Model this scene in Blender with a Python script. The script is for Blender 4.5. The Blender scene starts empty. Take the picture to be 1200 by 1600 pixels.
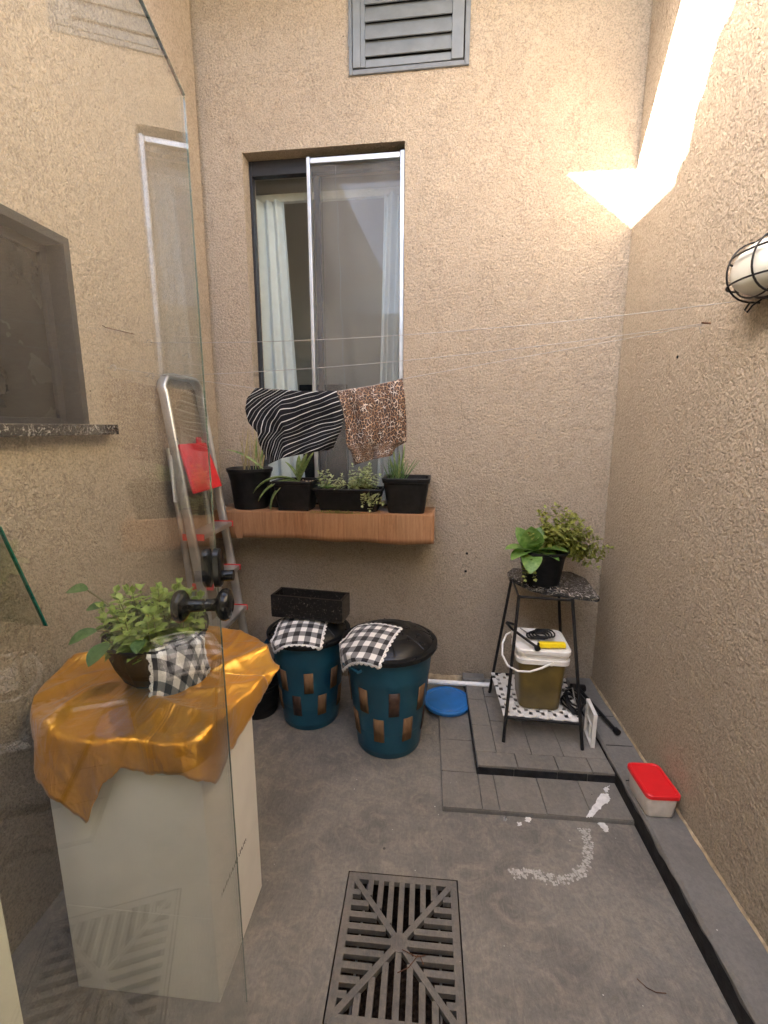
import bpy, bmesh, math, random
import numpy as np
from mathutils import Vector, Matrix

S = bpy.context.scene
C = S.collection
R = math.radians
random.seed(7)

# ------------------------------------------------------------------ camera, world, sun, exposure
CAM = Vector((0.0, 0.0, 1.45)); YAW = 0.0913; PITCH = 0.1839; FPX = 715.7
cd = bpy.data.cameras.new('camera'); cam = bpy.data.objects.new('camera', cd); C.objects.link(cam)
cam.location = CAM; cam.rotation_euler = (math.pi/2 - PITCH, 0, YAW)
cd.sensor_fit = 'HORIZONTAL'; cd.sensor_width = 36; cd.lens = FPX/1200*36
cd.clip_start = 0.02; cd.clip_end = 500
S.camera = cam

SUN = Vector((1.266, 0.62, -1.0)).normalized()          # direction the light travels
elev = math.asin(-SUN.z); azim = math.atan2(-SUN.x, -SUN.y)
W = bpy.data.worlds.new('World'); S.world = W; W.use_nodes = True
wn = W.node_tree.nodes; wl = W.node_tree.links
sky = wn.new('ShaderNodeTexSky'); sky.sky_type = 'NISHITA'; sky.sun_disc = False
sky.sun_elevation = elev; sky.sun_rotation = azim; sky.air_density = 0.7; sky.dust_density = 4.0; sky.ozone_density = 0.3
wl.new(sky.outputs[0], wn['Background'].inputs[0]); wn['Background'].inputs[1].default_value = 0.10
sl = bpy.data.lights.new('sun', 'SUN'); sl.energy = 5.0; sl.angle = R(0.35); sl.color = (1.0, 0.955, 0.88)
so = bpy.data.objects.new('sun', sl); C.objects.link(so); so.rotation_euler = SUN.to_track_quat('-Z', 'Y').to_euler(); so.location = (-3, -2, 7)
S.view_settings.view_transform = 'Standard'; S.view_settings.look = 'None'; S.view_settings.gamma = 1
S.view_settings.exposure = 4.32
S.render.engine = 'CYCLES'
cy = S.cycles; cy.use_denoising = True; cy.denoising_prefilter = 'ACCURATE'; cy.max_bounces = 9; cy.diffuse_bounces = 5; cy.glossy_bounces = 4
cy.transmission_bounces = 8; cy.transparent_max_bounces = 16; cy.caustics_reflective = False; cy.caustics_refractive = False
cy.sample_clamp_indirect = 6.0

# ------------------------------------------------------------------ helpers
def at(px, py, Y):
    """A point of the place at depth Y that lies behind a photograph pixel."""
    fw = Vector((-math.sin(YAW)*math.cos(PITCH), math.cos(YAW)*math.cos(PITCH), -math.sin(PITCH)))
    r = Vector((math.cos(YAW), math.sin(YAW), 0)); u = r.cross(fw)
    d = fw + (px-600)/FPX*r - (py-800)/FPX*u
    return CAM + d*(Y/d.y)

BA = -0.0321                                               # the back wall stands slightly askew
BX = Vector((math.cos(BA), math.sin(BA), 0)); BN = Vector((-math.sin(BA), math.cos(BA), 0)); B0 = Vector((0, 2.4446, 0))
BM = Matrix(((BX.x, BN.x, 0, B0.x), (BX.y, BN.y, 0, B0.y), (0, 0, 1, 0), (0, 0, 0, 1)))   # local x along the wall, y into it
def bw(u, z, o=0.0): return B0 + BX*u - BN*o + Vector((0, 0, z))

class MB:
    def __init__(s, M=None): s.v = []; s.f = []; s.uv = {}; s.M = M; s.mi = []
    def P(s, p):
        p = Vector(p); s.v.append(s.M @ p if s.M else p); return len(s.v)-1
    def box(s, x0, x1, y0, y1, z0, z1, T=None):
        i = [s.P((T @ Vector(p)) if T else p) for p in [(x0,y0,z0),(x1,y0,z0),(x1,y1,z0),(x0,y1,z0),(x0,y0,z1),(x1,y0,z1),(x1,y1,z1),(x0,y1,z1)]]
        for q in ((0,3,2,1),(4,5,6,7),(0,1,5,4),(1,2,6,5),(2,3,7,6),(3,0,4,7)): s.f.append([i[k] for k in q])
        return s
    def hexa(s, b, t):
        i = [s.P(p) for p in list(b)+list(t)]
        for q in ((0,3,2,1),(4,5,6,7),(0,1,5,4),(1,2,6,5),(2,3,7,6),(3,0,4,7)): s.f.append([i[k] for k in q])
        return s
    def tube(s, pts, r, n=8, closed=False, flat=None):
        pts = [Vector(p) for p in pts]; m = len(pts); rr = r if hasattr(r, '__len__') else [r]*m
        up = None; rings = []
        for k in range(m):
            a = pts[(k-1) % m] if (closed or k > 0) else pts[k]; b = pts[(k+1) % m] if (closed or k < m-1) else pts[k]
            t = (b-a).normalized()
            if up is None:
                up = Vector((0,0,1)) if abs(t.z) < .9 else Vector((1,0,0))
                if flat is not None: up = Vector(flat)
            up = (up - t*up.dot(t)).normalized(); sd = t.cross(up)
            ring = []
            for j in range(n):
                an = 2*math.pi*(j+.5)/n
                w = (1, 1) if flat is None or not hasattr(rr[k], '__len__') else rr[k]
                q = rr[k] if not hasattr(rr[k], '__len__') else 1
                ring.append(s.P(pts[k] + (up*math.cos(an)*w[0] + sd*math.sin(an)*w[1])*q))
            rings.append(ring)
        for k in range(m if closed else m-1):
            A = rings[k]; B = rings[(k+1) % m]
            for j in range(n): s.f.append([A[j], A[(j+1) % n], B[(j+1) % n], B[j]])
        if not closed: s.f.append(rings[0][::-1]); s.f.append(rings[-1][:])
        return s
    def lathe(s, prof, c=(0,0,0), n=32, T=None):
        c = Vector(c); rings = []
        for (r, z) in prof:
            if r < 1e-6: rings.append([s.P(c + ((T @ Vector((0,0,z))) if T else Vector((0,0,z))))])
            else: rings.append([s.P(c + ((T @ Vector((r*math.cos(2*math.pi*j/n), r*math.sin(2*math.pi*j/n), z))) if T else Vector((r*math.cos(2*math.pi*j/n), r*math.sin(2*math.pi*j/n), z)))) for j in range(n)])
        for A, B in zip(rings, rings[1:]):
            for j in range(n):
                k = (j+1) % n
                if len(A) == 1 and len(B) == 1: continue
                if len(A) == 1: s.f.append([A[0], B[j], B[k]])
                elif len(B) == 1: s.f.append([A[j], A[k], B[0]])
                else: s.f.append([A[j], A[k], B[k], B[j]])
        return s
    def prism(s, poly, z0, z1):
        n = len(poly); a = [s.P((p[0], p[1], z0)) for p in poly]; b = [s.P((p[0], p[1], z1)) for p in poly]
        s.f.append(a[::-1]); s.f.append(b)
        for i in range(n): j = (i+1) % n; s.f.append([a[i], a[j], b[j], b[i]])
        return s
    def rings(s, loops):
        """stacked loops of equal length, capped at both ends"""
        ii = [[s.P(p) for p in L] for L in loops]; n = len(ii[0])
        for A, B in zip(ii, ii[1:]):
            for j in range(n): s.f.append([A[j], A[(j+1) % n], B[(j+1) % n], B[j]])
        s.f.append(ii[0][::-1]); s.f.append(ii[-1])
        return s
    def grid(s, G, uv=None, flip=False):
        n, m = len(G), len(G[0]); b = len(s.v)
        for i in range(n):
            for j in range(m):
                k = s.P(G[i][j]); s.uv[k] = (j/(m-1), i/(n-1)) if uv is None else uv[i][j]
        for i in range(n-1):
            for j in range(m-1):
                q = [b+i*m+j, b+i*m+j+1, b+(i+1)*m+j+1, b+(i+1)*m+j]; s.f.append(q[::-1] if flip else q)
        return s
    def build(s, name, mat, parent=None, bevel=0, smooth=0, seg=2, solid=0, sub=0, mods=None):
        me = bpy.data.meshes.new(name); me.from_pydata([tuple(p) for p in s.v], [], s.f)
        bm = bmesh.new(); bm.from_mesh(me)
        if not s.uv: bmesh.ops.recalc_face_normals(bm, faces=bm.faces)
        if bevel:
            ed = [e for e in bm.edges if len(e.link_faces) == 2 and e.calc_face_angle(0) > R(28)]
            bmesh.ops.bevel(bm, geom=ed, offset=bevel, segments=seg, affect='EDGES', profile=.6, clamp_overlap=True)
        bm.to_mesh(me); bm.free()
        if s.uv:
            ul = me.uv_layers.new(name='UVMap')
            for lo in me.loops: ul.data[lo.index].uv = s.uv.get(lo.vertex_index, (0, 0))
        if smooth:
            me.polygons.foreach_set('use_smooth', [True]*len(me.polygons)); me.set_sharp_from_angle(angle=R(smooth))
        me.materials.append(mat)
        o = bpy.data.objects.new(name, me); C.objects.link(o)
        if solid:
            md = o.modifiers.new('solid', 'SOLIDIFY'); md.thickness = solid; md.offset = 0
        if sub:
            md = o.modifiers.new('sub', 'SUBSURF'); md.levels = sub; md.render_levels = sub
        if parent: par(o, parent)
        return o

def par(o, p):
    o.parent = p; o.matrix_parent_inverse = p.matrix_world_keep.inverted() if hasattr(p, 'matrix_world_keep') else wmat(p).inverted()
def wmat(o):
    m = o.matrix_basis.copy()
    if o.parent: m = wmat(o.parent) @ o.matrix_parent_inverse @ m
    return m
def tag(o, label, cat, group=None):
    o['label'] = label; o['category'] = cat
    if group: o['group'] = group
    return o
def thing(name, label, cat, loc, group=None):
    o = bpy.data.objects.new(name, None); C.objects.link(o); o.location = loc; o.empty_display_size = .05
    return tag(o, label, cat, group)
def struct(o): o['kind'] = 'structure'; return o
def stuff(o): o['kind'] = 'stuff'; return o
def arc(cx, cy, r, a0, a1, n): return [(cx + r*math.cos(R(a0+(a1-a0)*k/n)), cy + r*math.sin(R(a0+(a1-a0)*k/n))) for k in range(n+1)]
def rrect(x0, x1, y0, y1, r, n=4):
    return arc(x1-r, y0+r, r, -90, 0, n)+arc(x1-r, y1-r, r, 0, 90, n)+arc(x0+r, y1-r, r, 90, 180, n)+arc(x0+r, y0+r, r, 180, 270, n)
def wall_with_holes(mb, u0, u1, z0, z1, t, holes, f):
    """a slab with real openings; f(u, z, depth) places a point"""
    us = sorted({u0, u1, *[h[0] for h in holes], *[h[1] for h in holes]}); zs = sorted({z0, z1, *[h[2] for h in holes], *[h[3] for h in holes]})
    def hole(a, b, c, d): return any(h[0] <= a and b <= h[1] and h[2] <= c and d <= h[3] for h in holes)
    def quad(*p): mb.f.append([mb.P(q) for q in p])
    solid = {}
    for i in range(len(us)-1):
        for j in range(len(zs)-1): solid[i, j] = not hole(us[i], us[i+1], zs[j], zs[j+1])
    for (i, j), sd in solid.items():
        if not sd: continue
        a, b, c, d = us[i], us[i+1], zs[j], zs[j+1]
        quad(f(a,c,0), f(b,c,0), f(b,d,0), f(a,d,0)); quad(f(a,c,t), f(a,d,t), f(b,d,t), f(b,c,t))
        if not solid.get((i-1, j)): quad(f(a,c,0), f(a,d,0), f(a,d,t), f(a,c,t))
        if not solid.get((i+1, j)): quad(f(b,c,0), f(b,c,t), f(b,d,t), f(b,d,0))
        if not solid.get((i, j-1)): quad(f(a,c,0), f(a,c,t), f(b,c,t), f(b,c,0))
        if not solid.get((i, j+1)): quad(f(a,d,0), f(b,d,0), f(b,d,t), f(a,d,t))

# ------------------------------------------------------------------ materials
class NT:
    def __init__(s, name):
        s.m = bpy.data.materials.new(name); s.m.use_nodes = True; s.t = s.m.node_tree; s.b = s.t.nodes['Principled BSDF']; s.out = s.t.nodes['Material Output']
    def n(s, kind, ins=None, **kw):
        x = s.t.nodes.new('ShaderNode'+kind)
        for k, v in kw.items(): setattr(x, k, v)
        for k, v in (ins or {}).items(): s.set(x.inputs[k], v)
        return x
    def set(s, i, v):
        if isinstance(v, bpy.types.NodeSocket): s.t.links.new(v, i)
        elif isinstance(v, bpy.types.Node): s.t.links.new(v.outputs[0], i)
        else: i.default_value = v
    def math(s, op, a, b=0.0, c=0.0, clamp=False): return s.n('Math', {0: a, 1: b, 2: c}, operation=op, use_clamp=clamp)
    def ramp(s, fac, stops, interp='LINEAR'):
        x = s.n('ValToRGB', {0: fac}); x.color_ramp.interpolation = interp; e = x.color_ramp.elements
        while len(e) < len(stops): e.new(.5)
        for k, (p, c) in enumerate(stops): e[k].position = p; e[k].color = (*c, 1) if hasattr(c, '__len__') else (c, c, c, 1)
        return x
    def mix(s, fac, a, b, blend='MIX'):
        x = s.n('Mix', data_type='RGBA', blend_type=blend); s.set(x.inputs[0], fac)
        for i, v in ((6, a), (7, b)): s.set(x.inputs[i], (*v, 1) if isinstance(v, tuple) and len(v) == 3 else v)
        return x.outputs[2]
    def noise(s, scale, detail=3, rough=.55, dist=0, vec=None):
        x = s.n('TexNoise', {'Scale': scale, 'Detail': detail, 'Roughness': rough, 'Distortion': dist})
        if vec is not None: s.set(x.inputs['Vector'], vec)
        return x.outputs[0]
    def obj(s, scale=(1,1,1), rot=(0,0,0)):
        tc = s.n('TexCoord'); mp = s.n('Mapping'); s.set(mp.inputs[0], tc.outputs['Object']); mp.inputs['Scale'].default_value = scale; mp.inputs['Rotation'].default_value = rot
        return mp.outputs[0]
    def uv(s): return s.n('TexCoord').outputs['UV']
    def bump(s, h, strength=.5, dist=.01, normal=None):
        x = s.n('Bump', {'Height': h, 'Strength': strength, 'Distance': dist})
        if normal is not None: s.set(x.inputs['Normal'], normal)
        s.set(s.b.inputs['Normal'], x); return x
    def p(s, **kw):
        nm = dict(col='Base Color', rough='Roughness', metal='Metallic', spec='Specular IOR Level', sheen='Sheen Weight', coat='Coat Weight', sss='Subsurface Weight', aniso='Anisotropic', trans='Transmission Weight', alpha='Alpha')
        for k, v in kw.items():
            if k == 'col' and isinstance(v, tuple): v = (*v, 1)
            s.set(s.b.inputs[nm[k]], v)
        return s.m

def simple(name, col, rough=.5, metal=0, var=.12, scale=25, bump=.08, bscale=120, **kw):
    if max(col) < .05: kw.setdefault('spec', .28)
    n = NT(name); v = n.obj()
    c = n.mix(n.ramp(n.noise(scale, 4, vec=v), [(.35, 0.0), (.65, 1.0)]).outputs[0], tuple(x*(1-var) for x in col), tuple(min(1, x*(1+var)) for x in col))
    rr = n.math('MULTIPLY_ADD', n.noise(scale*1.7, 3, vec=v), .25, rough-.12, clamp=True)
    if bump: n.bump(n.noise(bscale, 3, vec=v), bump, .004)
    return n.p(col=c, rough=rr, metal=metal, **kw)

def stucco():
    n = NT('stucco_tan'); v = n.obj()
    a = n.noise(88, 2.0, .5, .4, v); b = n.noise(64, 1.0, .5, .6, n.obj((1, 1, .8), (.3, .2, .5)))
    worm = n.math('SUBTRACT', 1, n.math('DIVIDE', n.math('ABSOLUTE', n.math('SUBTRACT', b, .5)), .05), clamp=True)
    g = n.math('MULTIPLY', worm, n.ramp(n.noise(24, 2, vec=v), [(.44, 0.0), (.56, 1.0)]).outputs[0])
    sand = n.noise(150, 2, .6, 0, v)
    h = n.math('ADD', n.math('MULTIPLY', n.ramp(a, [(.36, 0.0), (.6, 1.0)]).outputs[0], .6), n.math('MULTIPLY', sand, .35))
    h = n.math('SUBTRACT', h, n.math('MULTIPLY', g, .5))
    c = n.mix(n.ramp(n.noise(1.7, 4, .6, .4, v), [(.35, 0.0), (.65, 1.0)]).outputs[0], (.352, .292, .222), (.386, .32, .24))
    grain = n.ramp(sand, [(.36, .76), (.5, 1.0), (.64, 1.12)]).outputs[0]
    c = n.mix(1.0, c, grain, 'MULTIPLY')
    c = n.mix(n.math('MULTIPLY', g, .5), c, (.21, .16, .115))  # groove shade painted into the colour so the relief stays crisp
    vo = n.n('TexVoronoi', {'Scale': 7.0, 'Vector': v}); c = n.mix(n.math('MULTIPLY', n.math('LESS_THAN', vo.outputs['Distance'], .024), .8), c, (.07, .05, .035))
    n.bump(h, .75, .0055)
    return n.p(col=c, rough=.86, spec=.25)

def concrete(name, dark, mid, warm, rough=.62, b=.35, grey=.5):
    n = NT(name); v = n.obj()
    big = n.noise(2.6, 5, .6, .8, v); med = n.noise(11, 6, .7, 1.6, v); fi = n.noise(75, 4, .75, 0, v); br = n.noise(9, 4, .7, 3.5, n.obj((6, 1, 1), (0, 0, .8)))
    c = n.mix(n.ramp(big, [(.4, 0.0), (.58, 1.0)]).outputs[0], dark, mid)
    c = n.mix(n.math('MULTIPLY', n.ramp(med, [(.44, 0.0), (.72, 1.0)]).outputs[0], .65), c, warm)
    c = n.mix(n.math('MULTIPLY', n.ramp(br, [(.48, 0.0), (.68, 1.0)]).outputs[0], .2), c, tuple(x*1.2 for x in warm))
    c = n.mix(n.math('MULTIPLY', n.ramp(fi, [(.4, 1.0), (.56, 0.0)]).outputs[0], .28), c, tuple(x*.55 for x in dark))
    vo = n.n('TexVoronoi', {'Scale': 30.0, 'Vector': v}); vo2 = n.n('TexVoronoi', {'Scale': 11.0, 'Vector': v})
    gate = n.ramp(n.noise(5, 2, vec=v), [(.45, 0.0), (.7, 1.0)]).outputs[0]
    c = n.mix(n.math('MULTIPLY', n.math('LESS_THAN', vo.outputs['Distance'], n.math('MULTIPLY', gate, .085)), .85), c, (.62, .6, .55))
    c = n.mix(n.math('MULTIPLY', n.math('LESS_THAN', vo2.outputs['Distance'], n.math('MULTIPLY', gate, .06)), .75), c, (.03, .03, .028))
    h = n.math('ADD', n.math('MULTIPLY', br, .5), n.math('ADD', n.math('MULTIPLY', med, .6), n.math('MULTIPLY', fi, .35)))
    n.bump(h, b, .012)
    return n.p(col=c, rough=n.math('MULTIPLY_ADD', fi, .3, rough-.15, clamp=True), spec=.4)

def glass(name, tint=(.93, .97, .945), f0=1.0, ior=1.5, haze=0.0):
    n = NT(name); n.t.nodes.remove(n.b)
    tr = n.n('BsdfTransparent', {'Color': (*tint, 1)}); gl = n.n('BsdfGlossy', {'Color': (1,1,1,1), 'Roughness': 0.0})
    ge = n.n('NewGeometry'); dt = n.n('VectorMath', {0: ge.outputs['Normal'], 1: ge.outputs['Incoming']}, operation='DOT_PRODUCT')
    k0 = ((ior-1)/(ior+1))**2; om = n.math('SUBTRACT', 1, n.math('ABSOLUTE', dt.outputs['Value']), clamp=True)
    fr = n.math('MULTIPLY', n.math('MULTIPLY_ADD', n.math('POWER', om, 5), 1-k0, k0), f0, clamp=True)
    mx = n.n('MixShader'); n.set(mx.inputs[0], fr); n.set(mx.inputs[1], tr); n.set(mx.inputs[2], gl)
    last = mx
    if haze:
        df = n.n('BsdfDiffuse', {'Color': (.6, .6, .56, 1)}); m2 = n.n('MixShader')
        smear = n.math('MULTIPLY', n.ramp(n.noise(6, 5, .65, .5, n.obj((1, 1, .25))), [(.35, 0.0), (.75, 1.0)]).outputs[0], haze)
        n.set(m2.inputs[0], smear); n.set(m2.inputs[1], mx); n.set(m2.inputs[2], df); last = m2
    n.set(n.out.inputs[0], last); return n.m

def gingham():
    n = NT('gingham_cloth'); uv = n.n('SeparateXYZ', {0: n.uv()})
    def band(x): return n.math('LESS_THAN', n.math('FRACT', n.math('MULTIPLY', x, 4.6)), .5)
    k = n.math('MULTIPLY', n.math('ADD', band(uv.outputs[0]), band(uv.outputs[1])), .5)
    c = n.ramp(k, [(0, (.78, .77, .74)), (.4, (.2, .2, .2)), (.8, (.012, .012, .014))], 'CONSTANT').outputs[0]
    def edge(x): return n.math('GREATER_THAN', n.math('ABSOLUTE', n.math('SUBTRACT', x, .5)), .455)
    e = n.math('MAXIMUM', edge(uv.outputs[0]), edge(uv.outputs[1]))
    vo = n.n('TexVoronoi', {'Scale': 42.0, 'Vector': n.uv()}, voronoi_dimensions='2D')
    lace = n.mix(n.math('LESS_THAN', vo.outputs['Distance'], .18), (.8, .79, .76), (.16, .16, .16))
    c = n.mix(e, c, lace)
    n.bump(n.n('TexWave', {'Scale': 60.0, 'Vector': n.uv()}).outputs['Fac'], .1, .001)
    return n.p(col=c, rough=.85, sheen=.2)

def stripes():
    n = NT('striped_fabric'); uv = n.n('SeparateXYZ', {0: n.uv()})
    nz = n.noise(3, 1, vec=n.uv()); u = uv.outputs[0]
    lean = n.math('ADD', n.math('MULTIPLY', n.math('MINIMUM', u, .36), 10.0), n.math('MULTIPLY', n.math('MAXIMUM', n.math('SUBTRACT', u, .36), 0.0), 3.2))
    d = n.math('ADD', n.math('ADD', n.math('MULTIPLY', uv.outputs[1], 7.2), lean), n.math('MULTIPLY', nz, .7))
    f1 = n.math('LESS_THAN', n.math('FRACT', d), .085); f2 = n.math('LESS_THAN', n.math('FRACT', n.math('ADD', d, .5)), .05)
    c = n.mix(f1, (.006, .006, .008), (.5, .5, .49)); c = n.mix(f2, c, (.28, .28, .28))
    return n.p(col=c, rough=.9, spec=.2)

def leopard():
    n = NT('leopard_fabric'); v = n.n('Mapping', {0: n.uv()}); v.inputs['Scale'].default_value = (21, 21, 1)
    vo = n.n('TexVoronoi', {'Vector': n.n('VectorMath', {0: v.outputs[0], 1: n.n('TexNoise', {'Scale': 1.3, 'Vector': v.outputs[0]}).outputs[1]}, operation='ADD').outputs[0], 'Scale': 1.0}, feature='DISTANCE_TO_EDGE', voronoi_dimensions='2D')
    gate = n.noise(2.1, 2, vec=v.outputs[0]); d = vo.outputs['Distance']
    tone = n.ramp(n.noise(.3, 3, vec=v.outputs[0]), [(.35, (.50, .40, .32)), (.5, (.30, .15, .06)), (.62, (.62, .54, .46))]).outputs[0]
    inner = n.mix(n.math('GREATER_THAN', d, .34), (.018, .010, .008), (.16, .07, .03))
    c = n.mix(n.math('GREATER_THAN', d, n.math('MULTIPLY_ADD', gate, .26, -.055)), tone, inner)
    return n.p(col=c, rough=.7, sheen=.2)

def vinyl():
    n = NT('wood_vinyl'); v = n.obj((26, 8, 2.0)); a = n.noise(3, 5, .6, .6, v); b = n.noise(26, 3, .6, 0, v)
    pl = n.n('TexVoronoi', {'Scale': 9.0, 'Vector': n.obj((1, .02, .02))}, feature='F1')
    c = n.ramp(a, [(.3, (.2, .088, .038)), (.5, (.31, .148, .068)), (.7, (.39, .205, .105))]).outputs[0]
    c = n.mix(n.math('MULTIPLY', n.ramp(b, [(.45, 0.0), (.7, 1.0)]).outputs[0], .45), c, (.13, .055, .025))
    c = n.mix(n.math('MULTIPLY', pl.outputs['Color'], .35), c, (.46, .28, .15))
    n.bump(a, .1, .003)
    return n.p(col=c, rough=.3, spec=.5)

def woodchip():
    n = NT('wood_sticker'); v = n.obj((30, 30, 4)); a = n.noise(3, 4, .6, .5, v)
    c = n.ramp(a, [(.3, (.15, .085, .045)), (.6, (.20, .12, .066)), (.8, (.26, .165, .095))]).outputs[0]
    return n.p(col=c, rough=.8, spec=.1)

def granite(name='granite_black', light=.5, thr=.58, base=(.02, .019, .018), vein=(.42, .38, .33), rough=.25):
    n = NT(name); v = n.obj()
    a = n.noise(38, 5, .7, 2.5, v); b = n.noise(90, 4, .7, 0, v)
    c = n.mix(n.ramp(a, [(thr-.05, 0.0), (thr+.06, 1.0)]).outputs[0], base, vein); c = n.mix(n.math('MULTIPLY', n.ramp(b, [(.55, 0.0), (.7, 1.0)]).outputs[0], light), c, tuple(x*.5 for x in vein))
    n.bump(b, .05, .002)
    return n.p(col=c, rough=rough)

def satin():
    n = NT('gold_satin'); v = n.obj()
    c = n.mix(n.ramp(n.noise(5, 3, vec=v), [(.4, 0.0), (.6, 1.0)]).outputs[0], (.80, .375, .04), (.90, .46, .07))
    n.bump(n.math('ADD', n.noise(11, 2, .5, 1.2, v), n.math('MULTIPLY', n.noise(7, 2, .5, 1.5, n.obj((2.2, .6, 1), (0, 0, .6))), 1.1)), .4, .02)
    return n.p(col=c, rough=.3, metal=.8, spec=.5, sheen=.15)

def leafmat(name, a, b, c3, rough=.45):
    n = NT(name); v = n.obj()
    oi = n.n('Attribute', attribute_name='tone')
    c = n.ramp(n.math('ADD', n.math('MULTIPLY', n.noise(18, 3, vec=v), .45), n.math('MULTIPLY', n.noise(70, 2, vec=v), .4)), [(.28, a), (.42, b), (.58, c3)]).outputs[0]
    n.p(col=c, rough=rough, spec=.4, sss=.0)
    tl = n.n('BsdfTranslucent', {'Color': c}); mx = n.n('MixShader', {0: .38}); n.set(mx.inputs[1], n.b.outputs[0]); n.set(mx.inputs[2], tl); n.set(n.out.inputs[0], mx)
    return n.m

def screenmat():
    n = NT('insect_screen'); n.p(col=n.mix(n.ramp(n.noise(4, 4, .6, .8, n.obj((1, 1, .5))), [(.35, 0.0), (.7, 1.0)]).outputs[0], (.17, .165, .155), (.30, .29, .275)), rough=.6)
    tr = n.n('BsdfTransparent'); mx = n.n('MixShader', {0: .30}); n.set(mx.inputs[1], tr); n.set(mx.inputs[2], n.b.outputs[0]); n.set(n.out.inputs[0], mx); return n.m

M = dict(
    stucco=stucco(),
    floor=concrete('floor_concrete', (.155, .145, .13), (.22, .205, .18), (.36, .315, .25), .58, .45),
    slab=concrete('paver_grey', (.165, .155, .138), (.215, .20, .177), (.28, .248, .205), .5, .35),
    kerb=concrete('kerb_grey', (.15, .145, .135), (.19, .183, .17), (.225, .21, .185), .55, .35),
    blackband=simple('tar_black', (.016, .016, .017), .75, var=.5, bump=.5, bscale=90),
    alu=simple('aluminium', (.42, .43, .43), .42, .9, .15, 9, .03), alu_dull=simple('aluminium_dull', (.56, .555, .54), .36, .85, .2, 6, .05),
    blackmetal=simple('black_iron', (.018, .017, .017), .45, .3, .4, 30, .15), darkframe=simple('dark_frame', (.022, .022, .024), .4),
    chrome=simple('steel_wire', (.36, .34, .31), .5, .5), rust=simple('rusty_metal', (.12, .055, .03), .8, .2, .5, 60, .3),
    greypaint=simple('grey_paint', (.145, .163, .178), .5, 0, .1, 14, .12, 60), greyframe=simple('grey_paint_frame', (.135, .15, .163), .55, 0, .12, 20, .15, 80),
    whiteplastic=simple('white_plastic', (.74, .72, .67), .35, var=.06), whitecard=simple('white_card', (.76, .74, .69), .5, var=.06, scale=5, bump=.06), pvc=simple('white_pvc', (.85, .85, .84), .25, var=.03),
    cream=simple('cream_paint', (.72, .69, .58), .7, var=.06, scale=8),
    potblack=simple('black_plastic_pot', (.008, .008, .008), .45, var=.5, scale=30, bump=.06), lidblack=simple('black_plastic_lid', (.009, .0095, .010), .3, var=.3, scale=14, bump=.05),
    teal=simple('teal_plastic', (.010, .075, .125), .38, var=.15, scale=8, bump=.04), blue=simple('blue_plastic', (.022, .16, .46), .34, var=.12, scale=20, bump=.04),
    olive=simple('olive_liquid_bucket', (.135, .095, .022), .35, var=.25, scale=12, bump=.05), yellow=simple('yellow_handle', (.80, .60, .01), .35, var=.05),
    red=simple('red_plastic', (.70, .014, .02), .35, var=.03, bump=0), redplate=simple('red_platform', (.62, .03, .035), .45, var=.15, scale=30), clear=simple('frosted_plastic', (.72, .66, .62), .35, var=.08, scale=40),
    soil=simple('soil', (.045, .03, .02), .95, var=.5, scale=90, bump=.8, bscale=140), rubber=simple('black_rubber', (.012, .012, .012), .6), curtain=simple('white_curtain', (.80, .82, .82), .85, var=.03), 
    knob=simple('glossy_black', (.008, .008, .008), .16, var=.2, bump=0), paint=simple('spilt_white_paint', (.72, .71, .68), .6, var=.12, scale=60, bump=.2), chalk=simple('pale_scrape', (.46, .44, .40), .85, var=.2, scale=80, bump=.2),
    room=simple('room_wall', (.43, .385, .325), .85, var=.05, scale=4), dark=simple('dark_void', (.01, .01, .01), .9, bump=0), glassdark=simple('dark_window_glass', (.016, .016, .015), .25, var=.3, scale=6, bump=.1, bscale=60),
    darkgran=granite('dark_granite', .3, .68, (.02, .02, .02), (.06, .058, .055), .5), gran=granite(), trough=granite('granite_trough', .25, .66, (.016, .015, .014), (.22, .19, .16), .1),
    vinyl=vinyl(), sticker=woodchip(), sticker_dark=simple('dark_wood_sticker', (.05, .026, .017), .5, var=.4, scale=40), satin=satin(), gingham=gingham(), stripes=stripes(), leopard=leopard(), screen=screenmat(), ink=simple('ink', (.03, .03, .03), .7, bump=0),
    doorglass=glass('door_glass', (.955, .975, .962), .9, 1.52, .006), pane=glass('window_glass', (.86, .88, .86), .55), dooredge=simple('polished_glass_edge', (.10, .15, .125), .2, bump=0), greenedge=simple('green_glass_edge', (.0, .115, .085), .15, bump=0),
    lampglass=simple('frosted_lamp_glass', (.72, .71, .63), .22, var=.05, scale=20, bump=.1, bscale=200), tile=simple('roof_tile', (.35, .17, .1), .85), skirt=simple('raw_plaster', (.42, .33, .21), .9, var=.25, scale=40, bump=.4),
    grate=concrete('cast_iron_grey', (.13, .122, .11), (.17, .158, .14), (.24, .205, .16), .55, .35),
    basil=leafmat('basil_leaf', (.17, .26, .04), (.33, .45, .10), (.52, .60, .22)), broad=leafmat('broad_leaf', (.09, .19, .04), (.17, .31, .07), (.30, .44, .13), .35),
    darkleaf=leafmat('dark_leaf', (.06, .13, .04), (.10, .19, .06), (.17, .27, .1)), olivef=leafmat('olive_foliage', (.15, .175, .03), (.28, .31, .07), (.44, .46, .15)),
    aloe=leafmat('aloe_leaf', (.10, .16, .05), (.20, .28, .09), (.38, .44, .2), .4), straw=leafmat('dry_grass', (.2, .14, .07), (.36, .3, .13), (.45, .4, .2)), pale=leafmat('pale_creeper', (.26, .34, .12), (.44, .50, .24), (.66, .70, .46)), moss=leafmat('moss', (.07, .11, .015), (.14, .2, .03), (.24, .32, .07)),
    stem=simple('plant_stem', (.13, .12, .05), .7),
)

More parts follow.
